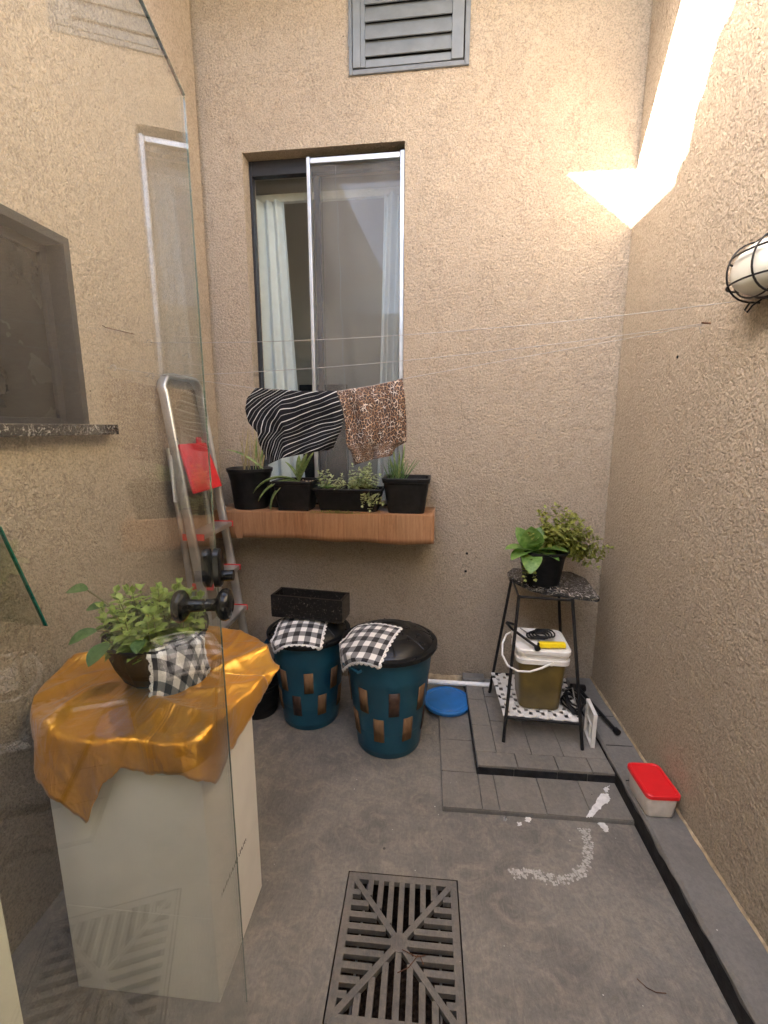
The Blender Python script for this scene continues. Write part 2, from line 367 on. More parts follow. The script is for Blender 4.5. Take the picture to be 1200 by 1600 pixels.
# ------------------------------------------------------------------ setting: floor, walls, roofs
XL, XR = -1.13, .925
GX0, GX1, GY0, GY1 = -.233, .125, .86, 1.262        # the drain
mb = MB(); xs = [-30, GX0, GX1, 30]; ys = [-30, GY0, GY1, 30]
for i in range(3):
    for j in range(3):
        if i == 1 and j == 1: continue
        mb.f.append([mb.P(p) for p in ((xs[i], ys[j], 0), (xs[i+1], ys[j], 0), (xs[i+1], ys[j+1], 0), (xs[i], ys[j+1], 0))])
floor = struct(mb.build('floor', M['floor']))
mb = MB(); z = -.28
for q in (((GX0,GY0,0),(GX0,GY1,0),(GX0,GY1,z),(GX0,GY0,z)), ((GX1,GY0,0),(GX1,GY0,z),(GX1,GY1,z),(GX1,GY1,0)), ((GX0,GY0,0),(GX0,GY0,z),(GX1,GY0,z),(GX1,GY0,0)), ((GX0,GY1,0),(GX1,GY1,0),(GX1,GY1,z),(GX0,GY1,z)), ((GX0,GY0,z),(GX0,GY1,z),(GX1,GY1,z),(GX1,GY0,z))):
    mb.f.append([mb.P(p) for p in q])
mb.build('drain_pit', M['soil'], floor)

WIN = (-.932, -.125, 1.0, 2.78); VENT = (-.388, .165, 3.06, 3.54)
mb = MB(); wall_with_holes(mb, -3.2, 2.4, -.02, 4.4, .16, [WIN], lambda u, z, t: bw(u, z, -t))
wall_back = tag(mb.build('courtyard_wall', M['stucco']), 'tan stucco back wall holding the tall window and grey louvre', 'wall', 'stucco courtyard walls')
LW = (.66, 1.473, 1.458, 2.03)
mb = MB(); wall_with_holes(mb, .46, 2.43, -.02, 3.859, .16, [LW], lambda u, z, t: (XL-t, u, z))
wall_left = tag(mb.build('courtyard_wall', M['stucco']), 'tan stucco left wall behind the glass door and ladder', 'wall', 'stucco courtyard walls')
mb = MB(); mb.box(XR, XR+.15, -.9, 2.40, -.02, 3.9)
wall_right = tag(mb.build('courtyard_wall', M['stucco']), 'tan stucco right wall with the caged lamp and sunlit streak', 'wall', 'stucco courtyard walls')

# the house round the camera: facade with the doorway, pier, roof eave; the back overhang
mb = MB(); wall_with_holes(mb, XL-.16, XR, -.02, 2.75, .15, [(-.62, .70, -.02, 2.12)], lambda u, z, t: (u, -.75-t, z))
struct(mb.build('house_facade', M['cream']))
mb = MB(); mb.box(XL+.001, -.605, .33, .5, .0, .95); struct(mb.build('house_pier', M['cream'], bevel=.004))
mb = MB(); mb.box(XR, XR+.1, -3.2, -.901, 0, 2.7); mb.box(XL+.001, XR+.1, -3.3, -3.201, 0, 2.7); mb.box(XL+.001, XR+.1, -3.3, -.901, 2.751, 2.85)
struct(mb.build('house_interior', M['cream']))
YE, ZE = .64, 4.60                                    # unseen tiled eave: scalloped edge shades the right wall, depth cut to admit sun
prof = []
mb = MB(); G = []
for j in range(121):
    x = -3.6 + j*.04; zz = .027*math.cos(2*math.pi*x/.19); G.append([(x, YE+.015*math.sin(2*math.pi*x/.43), ZE+zz), (x, YE-.55, ZE+.10+zz)])
mb.grid(G); struct(mb.build('roof_eave', M['tile'], smooth=60, solid=.02))
mb = MB(M=BM); mb.box(-3.2, 2.4, -.664, 0.0, 3.6, 3.75); struct(mb.build('roof_overhang', M['cream']))
mb = MB(); mb.box(-4.2, XL, -3.0, 2.43, 3.86, 3.98); struct(mb.build('roof_slab', M['cream']))
mb = MB(); mb.box(-4.2, -4.1, -3, 2.43, 0, 3.859); mb.box(XL-.16, XL, -3, .459, 0, 3.859); struct(mb.build('house_side', M['cream']))

# room behind the window
mb = MB(M=BM); 
mb.box(-2.2, 1.6, 1.5, 1.6, .2, 3.9); mb.box(-2.2, -2.1, .16, 1.5, .2, 3.9); mb.box(-2.2, 1.6, .16, 1.6, .1, .2)
mb.box(1.5, 1.6, .16, 1.5, .2, .9); mb.box(1.5, 1.6, .16, 1.5, 3.2, 3.9); mb.box(1.5, 1.6, .16, .3, .9, 3.2); mb.box(1.5, 1.6, 1.4, 1.5, .9, 3.2); mb.box(-2.2, 1.6, .16, 1.6, 3.9, 4.0)  # unseen side wall, with an opening added to let sky light in
struct(mb.build('room_interior', M['room']))
mb = MB(M=BM); mb.box(-1.13, -.72, 1.45, 1.499, .2, 1.80)
tag(mb.build('room_door', M['darkframe'], bevel=.004), 'dark doorway seen inside the room through the left window pane', 'door')

# steps, kerb, pavers
kerb = thing('kerb', 'grey painted kerb along the foot of the right wall with a black face', 'kerb', (.86, 1.2, 0))
mb = MB(); G = []
ky = [i*.0615-.6 for i in range(50)]
for side in range(4):
    row = []
    for k, y in enumerate(ky):
        rnd = random.Random(k); e = (rnd.random()-.5)*.006
        row.append([(.792, y, 0), (.792+e, y, .074+e*.5), (.800+e, y, .083), (XR, y, .085)][side])
    G.append(row)
mb.grid(G); mb.build('kerb_top', M['kerb'], kerb, smooth=40)
mb = MB(); G = []
for zz in (.001, .03, .056, .07):
    G.append([(.7895-.0012*(zz > .03), y, zz + (.004*math.sin(y*31)+.003*math.sin(y*77) if zz > .06 else 0)) for y in [i*.02-.6 for i in range(152)]])
mb.grid(G); mb.build('black_face', M['blackband'], kerb, smooth=60)
mb = MB(); G = []
for k in range(60):
    y = -.2+k*.0445; rnd = random.Random(k+50); w = .004+.006*rnd.random()
    G.append([(XR-w, y, .0865), (XR-w*.5, y, .092+.006*rnd.random()), (XR-.0005, y, .094)])
mb.grid(G); mb.build('mortar_line', M['skirt'], kerb, smooth=60)

for y_ in (1.655, 1.86, 2.07):
    mb = MB(); mb.box(.802, XR-.012, y_, y_+.0022, .0835, .0858); mb.build('joint', M['blackband'], kerb)
def paver(parent, x0, x1, y0, y1, z0, z1, mat, j=.0012, name='paver'):
    rnd = random.Random(int((x0*7+y0*13)*1000)); mb = MB(); t = (rnd.random()-.5)*.003
    mb.hexa([(x0+j,y0+j,z0),(x1-j,y0+j,z0),(x1-j,y1-j,z0),(x0+j,y1-j,z0)], [(x0+j,y0+j,z1+t),(x1-j,y0+j,z1-t),(x1-j,y1-j,z1-t*.5),(x0+j,y1-j,z1+t)])
    o = mb.build(name, mat, parent, bevel=.002); return o
low = thing('lower_step', 'low grey paved step in front of and beside the raised platform', 'step', (.4, 1.6, 0))
mb = MB(); mb.box(.086, .7885, 1.532, 2.41, .001, .0145); mb.build('bed', M['kerb'], low)
for a, b in ((1.532, 1.72), (1.72, 1.92), (1.92, 2.12), (2.12, 2.40)): paver(low, .086, .236, a, b, .0, .021, M['slab'])
for a, b in ((.236, .30), (.30, .475), (.475, .64), (.64, .7885)): paver(low, a, b, 1.532, 1.716, .0, .021, M['slab'])
up = thing('raised_platform', 'raised grey paved platform under the iron stand in the corner', 'platform', (.5, 1.9, .02))
mb = MB(); mb.box(.2365, .7885, 1.719, 2.405, .0145, .05); mb.build('bed', M['kerb'], up)
fx = [.2365, .40, .565, .70, .7885]
for a, b in zip(fx, fx[1:]): paver(up, a, b, 1.7165, 1.80, .045, .062, M['slab'])
for a, b in ((1.80, 1.98), (1.98, 2.19), (2.19, 2.40)): paver(up, .2365, .325, a, b, .045, .062, M['slab'])
for a, b in ((.325, .475), (.475, .61), (.61, .7885)):
    for c_, d in ((1.80, 2.02), (2.02, 2.22), (2.22, 2.40)): paver(up, a, b, c_, d, .045, .061, M['slab'])
fx = [.2365, .385, .56, .68, .7885]
for a, b in zip(fx, fx[1:]): paver(up, a, b, 1.712, 1.7185, .020, .052, M['blackband'], .0008, 'edge_strip')
mb = MB(); mb.box(.2325, .2363, 1.712, 2.40, .020, .05); mb.build('edge_strip', M['blackband'], up)

# skirting remains at the foot of the back wall
mb = MB(); G = []
for k in range(60):
    u = -.35+k*.022; rnd = random.Random(k+9)
    G.append([bw(u, .001, .014+.006*rnd.random()), bw(u, .03+.012*rnd.random(), .010), bw(u, .042+.012*rnd.random(), .0006)])
mb.grid(G); tag(mb.build('plaster_strip', M['skirt'], smooth=50), 'broken raw plaster strip at the foot of the back wall', 'skirting')

# ------------------------------------------------------------------ drain grate
gr = thing('drain_grate', 'square cast drain grate with radiating bars set in the floor', 'drain grate', (-.054, 1.06, 0))
rim = .022; ix0, ix1, iy0, iy1 = GX0+.004+rim, GX1-.004-rim, GY0+.004+rim, GY1-.004-rim; zt = .002; zb = -.016
mb = MB(); o_ = [(GX0+.004,GY0+.004),(GX1-.004,GY0+.004),(GX1-.004,GY1-.004),(GX0+.004,GY1-.004)]; i_ = [(ix0,iy0),(ix1,iy0),(ix1,iy1),(ix0,iy1)]
for k in range(4):
    l = (k+1) % 4
    mb.hexa([(*o_[k],zb),(*o_[l],zb),(*i_[l],zb),(*i_[k],zb)], [(*o_[k],zt),(*o_[l],zt),(*i_[l],zt),(*i_[k],zt)])
mb.build('rim', M['grate'], gr, bevel=.0012)
cx, cyy = (ix0+ix1)/2, (iy0+iy1)/2; hx, hy = (ix1-ix0)/2, (iy1-iy0)/2
for sx in (-1, 1):
    for sy in (-1, 1):
        p = Vector((cx+sx*hx, cyy+sy*hy, 0)); d = (p-Vector((cx, cyy, 0))).normalized(); nn = Vector((-d.y, d.x, 0))*.0085
        a = Vector((cx, cyy, 0)) + d*.012; mb = MB(); e = p + d*.004
        mb.hexa([(*(a-nn).xy,zb),(*(e-nn).xy,zb),(*(e+nn).xy,zb),(*(a+nn).xy,zb)], [(*(a-nn).xy,zt+.0008),(*(e-nn).xy,zt+.0008),(*(e+nn).xy,zt+.0008),(*(a+nn).xy,zt+.0008)])
        mb.build('diagonal_bar', M['grate'], gr, bevel=.001)
mb = MB(); mb.lathe([(0,zb),(.026,zb),(.026,zt+.0012),(.024,zt+.002),(0,zt+.002)], (cx,cyy,0), 20); mb.build('hub', M['grate'], gr, smooth=40)
w = .0085
for k in range(-4, 5):
    x = cx + k*.0335
    if abs(x-cx) > hx-.01: continue
    t = abs(x-cx)/hx*hy + .012
    for s in (-1, 1):
        ya, yb = (cyy+s*t, cyy+s*(hy+.002))
        if abs(ya-yb) < .02: continue
        mb = MB(); mb.box(x-w, x+w, min(ya,yb), max(ya,yb), zb, zt-.0006); mb.build('bar', M['grate'], gr, bevel=.001)
for k in range(-5, 6):
    y = cyy + k*.0335
    t = abs(y-cyy)/hy*hx + .012
    for s in (-1, 1):
        xa, xb = (cx+s*t, cx+s*(hx+.002))
        if abs(xa-xb) < .02: continue
        mb = MB(); mb.box(min(xa,xb), max(xa,xb), y-w, y+w, zb, zt-.0003); mb.build('bar', M['grate'], gr, bevel=.001)
for s in (-1, 1):
    mb = MB(); mb.tube([(cx+s*.115, iy0-.004, -.02), (cx+s*.118, cyy, -.021), (cx+s*.112, iy1+.004, -.02)], .0035, 6); mb.build('tie_rod', M['grate'], gr, smooth=60)
mb = MB()
for q in ([(cx+.01,cyy-.02,.006),(cx+.05,cyy-.035,.007),(cx+.075,cyy-.028,.005)], [(cx+.055,cyy-.03,.007),(cx+.03,cyy-.06,.004),(cx-.0,cyy-.075,.003)], [(cx+.06,cyy-.03,.006),(cx+.07,cyy-.05,.004)]): mb.tube(q, .0012, 5)
tag(mb.build('dry_twig', M['rust'], smooth=60), 'thin dry twig lying on the drain grate', 'twig')

# ------------------------------------------------------------------ window in the back wall
win = thing('sliding_window', 'tall sliding window in the back wall behind the hanging laundry', 'window', bw(-.53, 1.0))
def bbox(x0, x1, y0, y1, z0, z1): return MB(M=BM).box(x0, x1, y0, y1, z0, z1)
bbox(-.931, -.917, .075, .115, 1.005, 2.779).build('jamb', M['darkframe'], win, bevel=.002)
bbox(-.140, -.126, .075, .115, 1.005, 2.779).build('jamb', M['darkframe'], win, bevel=.002)
bbox(-.9165, -.1405, .075, .112, 2.71, 2.779).build('head', M['darkframe'], win, bevel=.002)
bbox(-.904, -.153, .075, .155, 1.001, 1.03).build('track', M['darkframe'], win, bevel=.002)
bbox(-.916, -.56, .118, .124, 1.031, 2.709).build('pane', M['pane'], win)
bbox(-.598, -.572, .1, .13, 1.031, 2.709).build('stile', M['darkframe'], win, bevel=.002)
bbox(-.571, -.141, .132, .138, 1.031, 2.709).build('pane', M['pane'], win)
scr = bbox(-.617, -.598, .03, .062, 1.03, 2.76).build('screen_stile', M['alu'], win, bevel=.003)
bbox(-.150, -.128, .03, .062, 1.03, 2.76).build('screen_stile', M['alu'], win, bevel=.003)
bbox(-.597, -.151, .028, .060, 2.727, 2.752).build('screen_rail', M['alu'], win, bevel=.003)
bbox(-.597, -.151, .028, .060, 1.03, 1.055).build('screen_rail', M['alu'], win, bevel=.003)
mb = MB(M=BM); G = []
for i in range(40):
    zz = 1.056 + i/39*1.67; row = []
    for j in range(24):
        u = -.597 + j/23*.445; c0 = -.46+.05*(1-i/39); row.append((u, .046 + .006*math.sin(u*19+zz*3.1) + .010*math.exp(-((u-c0)/.02)**2)+.003*math.sin(zz*11+u*40), zz))
    G.append(row)
mb.grid(G); mb.build('insect_screen', M['screen'], win, smooth=80)
mb = MB(M=BM); mb.tube([(-.47+.045*(1-k/20)+.004*math.sin(k*1.9), .038+.002*math.sin(k), 1.06+k*.083) for k in range(21)], .0009, 5); mb.build('screen_seam', M['greypaint'], win, smooth=60)
def curtain(u0, u1, u0b, u1b, label):
    mb = MB(M=BM); G = []
    for i in range(26):
        t = i/25; zz = 2.66 - t*1.72; row = []
        for j in range(61):
            s = j/60; u = (u0+(u0b-u0)*t)*(1-s) + (u1+(u1b-u1)*t)*s
            row.append((u, .225 + .022*math.sin(s*2*math.pi*3.5+.5*math.sin(t*3)) + .01*math.sin(s*17+t*2), zz))
        G.append(row)
    mb.grid(G); tag(mb.build('curtain', M['curtain'], smooth=80, solid=.002), label, 'curtain', 'white curtains inside the window')
curtain(-.99, -.80, -1.0, -.72, 'white gathered curtain at the left end of the back window')
curtain(-.25, -.06, -.30, -.08, 'white gathered curtain at the right end of the back window')
tag(bbox(-1.1, .1, .24, .27, 2.66, 2.70).build('curtain_rail', M['whiteplastic'], bevel=.004), 'white rail carrying the curtains inside the window', 'curtain rail')

# ------------------------------------------------------------------ louvred shutter
vent = thing('louvre_shutter', 'grey painted wooden louvre shutter high on the back wall', 'shutter', bw(-.11, 3.06))
u0, u1, z0, z1 = VENT
for a in ((u0, u0+.017, z0, z1), (u1-.022, u1, z0, z1), (u0+.0172, u1-.0222, z0, z0+.02), (u0+.0172, u1-.0222, z1-.02, z1)): bbox(a[0], a[1], -.012, .0, a[2], a[3]).build('frame', M['greyframe'], vent, bevel=.003)
bbox(u0+.0175, u1-.0225, -.0015, -.0003, z0+.0205, z1-.0205).build('backing', M['dark'], vent)
bbox(u0+.0205, u0+.056, -.018, -.0018, z0+.024, z1-.024).build('stile', M['greypaint'], vent, bevel=.002)
bbox(u0+.0568, u0+.078, -.016, -.0018, z0+.024, z1-.024).build('stile', M['greypaint'], vent, bevel=.002)
bbox(u1-.081, u1-.028, -.018, -.0018, z0+.024, z1-.024).build('stile', M['greypaint'], vent, bevel=.002)
bbox(u0+.0784, u1-.0815, -.012, -.0018, z0+.024, z0+.056).build('rail', M['greypaint'], vent, bevel=.002)
for k in range(6):
    zz = z0+.058+k*.0675; mb = MB(M=BM)
    a0, a1 = u0+.0785, u1-.0816
    mb.hexa([(a0,-.027,zz+.001),(a1,-.027,zz+.001),(a1,-.021,zz),(a0,-.021,zz)], [(a0,-.0075,zz+.0725),(a1,-.0075,zz+.0725),(a1,-.0025,zz+.0715),(a0,-.0025,zz+.0715)])
    mb.build('slat', M['greypaint'], vent, bevel=.0015)
bbox(u0-.001, u0+.006, -.017, -.0121, z0+.11, z0+.17).build('hinge', M['greyframe'], vent, bevel=.0015)

# ------------------------------------------------------------------ window in the left wall
lw = thing('recessed_window', 'dark recessed window with granite lining in the left wall', 'window', (XL, 1.1, 1.45))
def lbox(d0, d1, y0, y1, z0, z1): return MB().box(XL-d1, XL-d0, y0, y1, z0, z1)
lbox(-.001, .155, 1.448, 1.4727, 1.459, 2.0295).build('lining', M['darkgran'], lw, bevel=.0015)
lbox(-.001, .155, .6605, .685, 1.459, 2.0295).build('lining', M['darkgran'], lw, bevel=.0015)
lbox(-.001, .155, .6855, 1.4475, 2.004, 2.0295).build('lining', M['darkgran'], lw, bevel=.0015)
lbox(-.05, .155, .62, 1.548, 1.424, 1.4575).build('sill', M['gran'], lw, bevel=.003)
lbox(.072, .078, .686, 1.447, 1.459, 2.003).build('pane', M['glassdark'], lw)
lbox(.058, .071, 1.42, 1.447, 1.459, 2.003).build('sash', M['darkframe'], lw, bevel=.002); lbox(.058, .071, .686, 1.419, 1.459, 1.478).build('sash', M['darkframe'], lw, bevel=.002); lbox(.058, .071, .686, 1.419, 1.975, 2.003).build('sash', M['darkframe'], lw, bevel=.002)

# tilted pane of glass against the left wall
e0, e1, e2 = at(0, 830, 1.078), at(70, 978, 1.13), at(0, 970, 1.0)
gp = thing('glass_pane', 'small tilted glass pane with a green edge against the left wall', 'glass pane', e1)
d1 = (e0-e1); d2 = (e2-e1); q0 = e1+d1*1.05; q3 = e1 + d2*2.2; q2 = q0 + d2*2.2; nrm = d1.cross(d2).normalized()*.004
mb = MB(); mb.hexa([e1-nrm, q0-nrm, q2-nrm, q3-nrm], [e1+nrm, q0+nrm, q2+nrm, q3+nrm]); mb.build('pane', M['pane'], gp)
sd = d2.normalized()*-.0012; mb = MB(); k2 = d2.normalized()*-.0075
mb.hexa([e1-nrm+sd, q0-nrm+sd, q0-nrm+k2, e1-nrm+k2], [e1+nrm+sd, q0+nrm+sd, q0+nrm+k2, e1+nrm+k2]); mb.build('cut_edge', M['greenedge'], gp)

# ------------------------------------------------------------------ glass door
ga = R(11.3); gn = Vector((math.cos(ga), math.sin(ga), 0)); gt = Vector((-math.sin(ga), math.cos(ga), 0)); gp0 = gn*(-.25)   # plane point
GE = .98                                                    # distance of the far edge along gt
def gl(t, o, z): return gp0 + gt*t + gn*o + Vector((0,0,z))
t_edge = (Vector((-.432, .881, 0))-gp0).dot(gt)
door = thing('glass_door', 'frameless glass door standing open at the left with a black knob', 'glass door', gl(t_edge-.8, 0, 0))
mb = MB(); mb.hexa([gl(t_edge-.82,-.0025,.012), gl(t_edge,-.0025,.012), gl(t_edge,.0025,.012), gl(t_edge-.82,.0025,.012)], [gl(t_edge-.82,-.0025,2.016), gl(t_edge,-.0025,2.016), gl(t_edge,.0025,2.016), gl(t_edge-.82,.0025,2.016)])
mb.build('glass_leaf', M['doorglass'], door)
mb = MB(); mb.hexa([gl(t_edge-.87,-.02,0), gl(t_edge-.825,-.02,0), gl(t_edge-.825,.02,0), gl(t_edge-.87,.02,0)], [gl(t_edge-.87,-.02,2.1), gl(t_edge-.825,-.02,2.1), gl(t_edge-.825,.02,2.1), gl(t_edge-.87,.02,2.1)])
mb.build('hinge_post', M['alu_dull'], door)
mb = MB(); mb.hexa([gl(t_edge-.82,-.0023,2.0165), gl(t_edge,-.0023,2.0165), gl(t_edge,.0023,2.0165), gl(t_edge-.82,.0023,2.0165)], [gl(t_edge-.82,-.0023,2.019), gl(t_edge,-.0023,2.019), gl(t_edge,.0023,2.019), gl(t_edge-.82,.0023,2.019)])
mb.build('glass_edge', M['dooredge'], door)
mb = MB(); mb.hexa([gl(t_edge+.0003,-.0015,.012), gl(t_edge+.0011,-.0015,.012), gl(t_edge+.0011,.0015,.012), gl(t_edge+.0003,.0015,.012)], [gl(t_edge+.0003,-.0015,2.016), gl(t_edge+.0011,-.0015,2.016), gl(t_edge+.0011,.0015,2.016), gl(t_edge+.0003,.0015,2.016)])
mb.build('glass_edge', M['dooredge'], door)
kc = (gp0 + gt*((Vector((-.414, .785, 0))-gp0).dot(gt))); kz = 1.118; kt = (kc-gp0).dot(gt)
TK = Matrix((( -gt.x, 0, gn.x), (-gt.y, 0, gn.y), (0, 1, 0))).to_3x3()
mb = MB(); prof = [(0,-.058),(.016,-.058),(.027,-.054),(.031,-.047),(.030,-.040),(.024,-.034),(.0125,-.028),(.0115,-.012),(.0115,-.0026)]
mb.lathe(prof, gl(kt, 0, kz), 28, TK); mb.build('knob', M['knob'], door, smooth=40)
mb = MB(); prof = [(.0115,.0026),(.0115,.012),(.0125,.020),(.024,.026),(.030,.032),(.031,.039),(.027,.046),(.016,.05),(0,.05)]
mb.lathe(prof, gl(kt, 0, kz), 28, TK); mb.build('knob', M['knob'], door, smooth=40)
lt = t_edge-.028
mb = MB(); P2 = rrect(-.019, .019, -.04, .04, .018, 5)
for s in (1, -1):
    mb = MB(); mb.rings([[gl(lt+p[0], s*.0045, kz+.052+p[1]) for p in P2], [gl(lt+p[0], s*.015, kz+.052+p[1]) for p in P2], [gl(lt+p[0]*.8, s*.018, kz+.052+p[1]*.9) for p in P2]]); mb.build('lock_plate', M['knob'], door, smooth=35)
mb = MB(); mb.tube([gl(lt, .019, kz+.035), gl(lt, .04, kz+.035)], .011, 16); mb.build('thumb_turn', M['knob'], door, smooth=50)

# ------------------------------------------------------------------ shelf below the window
shelf = thing('window_shelf', 'shelf under the window wrapped in wood-look vinyl, carrying black planters', 'shelf', bw(-.5, .9, .1))
bbox(-1.085, .045, -.235, 0.0, .905, 1.022).build('board', M['room'], shelf)
mb = MB(M=BM); G = []
for j in range(70):
    u = -1.09 + j/69*1.142; low_ = .884 + .005*math.sin(u*7) + .003*math.sin(u*19+1) - .008*(u+.5)
    fr = -.2375; row = [(u, -.0005, 1.0245)]; row += [(u, -.12, 1.0248), (u, fr+.006, 1.0248), (u, fr-.001, 1.0215)]
    for k in range(1, 6):
        t = k/5; row.append((u, fr-.003-.007*t*math.sin(u*11+t)-.005*t, 1.0215+(low_-1.0215)*t))
    G.append(row)
mb.grid(G); mb.build('vinyl_cover', M['vinyl'], shelf, smooth=50, solid=.0015)
mb = MB(M=BM); G = []
for k in range(12):
    v = k/11*-.235; G.append([(.0462, v, 1.0245), (.0515, v, 1.02), (.0518, v+.003, .95), (.0522, v+.004, .885+.004*math.sin(k))])
mb.grid(G); mb.build('vinyl_end', M['vinyl'], shelf, smooth=50, solid=.0015)
mb = MB(M=BM); mb.box(-1.02, -.93, -.2475, -.2455, .884, 1.019); mb.build('vinyl_patch', M['vinyl'], shelf)

# ------------------------------------------------------------------ leaves and plants
def leaf(mb, base, d, up, L, Wd, bend=.3, fold=.25, n=5, tip=1.0, cup=0):
    d = Vector(d).normalized(); up = Vector(up); up = (up-d*up.dot(d)); up = up.normalized() if up.length > 1e-4 else Vector((0,0,1)); sd = d.cross(up)
    b0 = len(mb.v); p = Vector(base); 
    for k in range(n+1):
        t = k/n; ang = bend*t*1.6; dirn = d*math.cos(ang) - up*math.sin(ang); nu = up*math.cos(ang)+d*math.sin(ang)
        wd = Wd*(math.sin(math.pi*min(1, t*.93+.05))**.8)*(1 if t < 1 else .12) if tip else Wd
        if k: p = p + dirn*(L/n)
        mb.P(p - sd*wd*.5 + nu*wd*fold); mb.P(p); mb.P(p + sd*wd*.5 + nu*wd*fold)
    for k in range(n):
        a = b0+k*3; mb.f += [[a, a+1, a+4, a+3], [a+1, a+2, a+5, a+4]]
def rv(s=1): return Vector((random.uniform(-s, s), random.uniform(-s, s), random.uniform(-s, s)))
def sprig(mbl, mbs, base, tip, nn, L, Wd, droop=.3, spread=.7, r=.0016):
    base = Vector(base); tip = Vector(tip); mid = (base+tip)/2 + rv(.012); pts = []
    for k in range(7):
        t = k/6; pts.append(base*(1-t)**2 + mid*2*t*(1-t) + tip*t*t)
    mbs.tube(pts, [r*(1-.6*k/6) for k in range(7)], 5)
    ax = (tip-base).normalized(); s1 = ax.orthogonal().normalized(); s2 = ax.cross(s1)
    for k in range(nn):
        t = .18+.82*(k+.5)/nn; p = base*(1-t)**2 + mid*2*t*(1-t) + tip*t*t
        for s in (0, 1):
            an = k*1.57 + s*math.pi + random.uniform(-.5, .5); o = s1*math.cos(an)+s2*math.sin(an)
            sc = (1.15-.45*t)*random.uniform(.75, 1.2)
            leaf(mbl, p, o*spread + ax*.35 + Vector((0,0,.1)), ax + Vector((0,0,.6)), L*sc, Wd*sc, droop+random.uniform(-.15, .25), .18, 3)
    for k in range(3): leaf(mbl, tip, ax + rv(.8), Vector((0,0,1))+rv(.3), L*.6, Wd*.6, .1, .2, 3)

def ring_pot(prof, c, n=32): return MB().lathe(prof, c, n)
def taper_pot(x0, x1, y0, y1, z0, z1, tx, ty, r, lip=.006, Mx=None, lipin=.008):
    mb = MB(M=Mx); h = z1-z0
    def L(f, z, e=0): return [(p[0], p[1], z) for p in rrect(x0+tx*(1-f)-e, x1-tx*(1-f)+e, y0+ty*(1-f)-e, y1-ty*(1-f)+e, r, 4)]
    mb.rings([L(0, z0), L(.3, z0+h*.3), L(.86, z0+h*.86), L(.87, z0+h*.87, lip), L(1, z1-.003, lip), L(1, z1, lip-.002), L(1, z1, -lipin*.3), L(.97, z1-.004, -lipin), L(.85, z1-.022, -lipin)]); return mb

ZS = 1.0258
# 1 round pot with dry grass
c1 = bw(-.925, ZS, .125)
p1 = thing('potted_plant', 'round black pot of dry grass at the left end of the window shelf', 'potted plant', c1, 'planters on the window shelf')
ring_pot([(0,0),(.086,0),(.088,.006),(.102,.15),(.104,.155),(.113,.19),(.119,.196),(.120,.21),(.115,.212),(.110,.205),(.105,.185),(.0,.183)], c1, 36).build('pot', M['potblack'], p1, smooth=35)
mb = MB(); mb.lathe([(0,.19),(.104,.1855)], c1, 24); mb.build('soil', M['soil'], p1)
mb = MB(); rnd = random.Random(3)
for k in range(16):
    b = c1 + Vector((rnd.uniform(-.05,.07), rnd.uniform(-.05,.04), .186)); leaf(mb, b, (rnd.uniform(-.55,.25), rnd.uniform(-.2,.1), 1), (rnd.uniform(-.5,.5),-1,.2), rnd.uniform(.12,.27), rnd.uniform(.004,.007), rnd.uniform(0,.25), .1, 6)
stuff(mb.build('dry_blades', M['straw'], p1, smooth=80))
for k, (dx, L, wd, bn) in enumerate([(.10, .19, .011, .04), (.22, .2, .009, .02)]):
    mb = MB(); leaf(mb, c1+Vector((.035+.02*k,-.01,.186)), (dx,-.05,1), (.2,-1,0), L, wd, bn, .2, 8); mb.build('leaf', M['aloe'], p1, smooth=80)
mb = MB(); leaf(mb, c1+Vector((.10,-.03,.19)), (-.75,-.25,1), (.2,-.6,1), .27, .016, .62, .25, 10); mb.build('leaf', M['aloe'], p1, smooth=80)
# 2 square planter with aloe
p2 = thing('potted_plant', 'black square planter with a long arching aloe on the window shelf', 'potted plant', bw(-.665, ZS, .14), 'planters on the window shelf')
taper_pot(-.768, -.566, -.228, -.04, ZS, 1.18, .022, .022, .014, .004, BM).build('pot', M['potblack'], p2, smooth=35)
bbox(-.757, -.577, -.217, -.051, 1.160, 1.1665).build('soil', M['soil'], p2)
for (u, o) in ((-.735, .205), (-.6, .205)): bbox(u-.012, u+.012, -o-.004, -o+.02, ZS, ZS+.02).build('foot', M['potblack'], p2, bevel=.002)
ac = bw(-.655, 1.165, .135)
for k, (d, L, wd, bn) in enumerate([((-.95,-.35,.75), .235, .021, .95), ((-.8,-.6,.42), .225, .02, .85), ((-.72,-.68,.3), .215, .018, 1.1), ((.55,-.2,1.0), .17, .02, .02), ((.32,-.3,.95), .16, .022, .08), ((.05,-.1,1), .13, .02, .05), ((-.45,.15,1), .12, .018, .25), ((.2,.2,1), .11, .017, .1)]):
    mb = MB(); leaf(mb, ac, d, (0,0,1) if abs(d[2]) < .9 else (-d[0],-d[1],.4), L*1.12, wd*1.45, bn, .32, 9); mb.build('leaf', M['aloe'], p2, smooth=80, solid=.003)
mb = MB(); rnd = random.Random(5)
for k in range(26):
    u, o = rnd.uniform(-.75,-.585), rnd.uniform(.06,.21); r = rnd.uniform(.004,.008); q = bw(u, 1.168, o); mb.lathe([(0,-r*.5),(r,0),(r*.8,r*.5),(0,r*.6)], q, 6)
stuff(mb.build('pebbles', M['skirt'], p2, smooth=60))
# small dark pot between
p5 = thing('small_pot', 'small plain black pot half hidden behind the aloe planter', 'pot', bw(-.79, ZS, .06), 'planters on the window shelf')
ring_pot([(0,0),(.045,0),(.056,.115),(.06,.118),(.06,.128),(.054,.128),(.05,.11),(0,.108)], bw(-.80, ZS, .075), 24).build('pot', M['potblack'], p5, smooth=35)
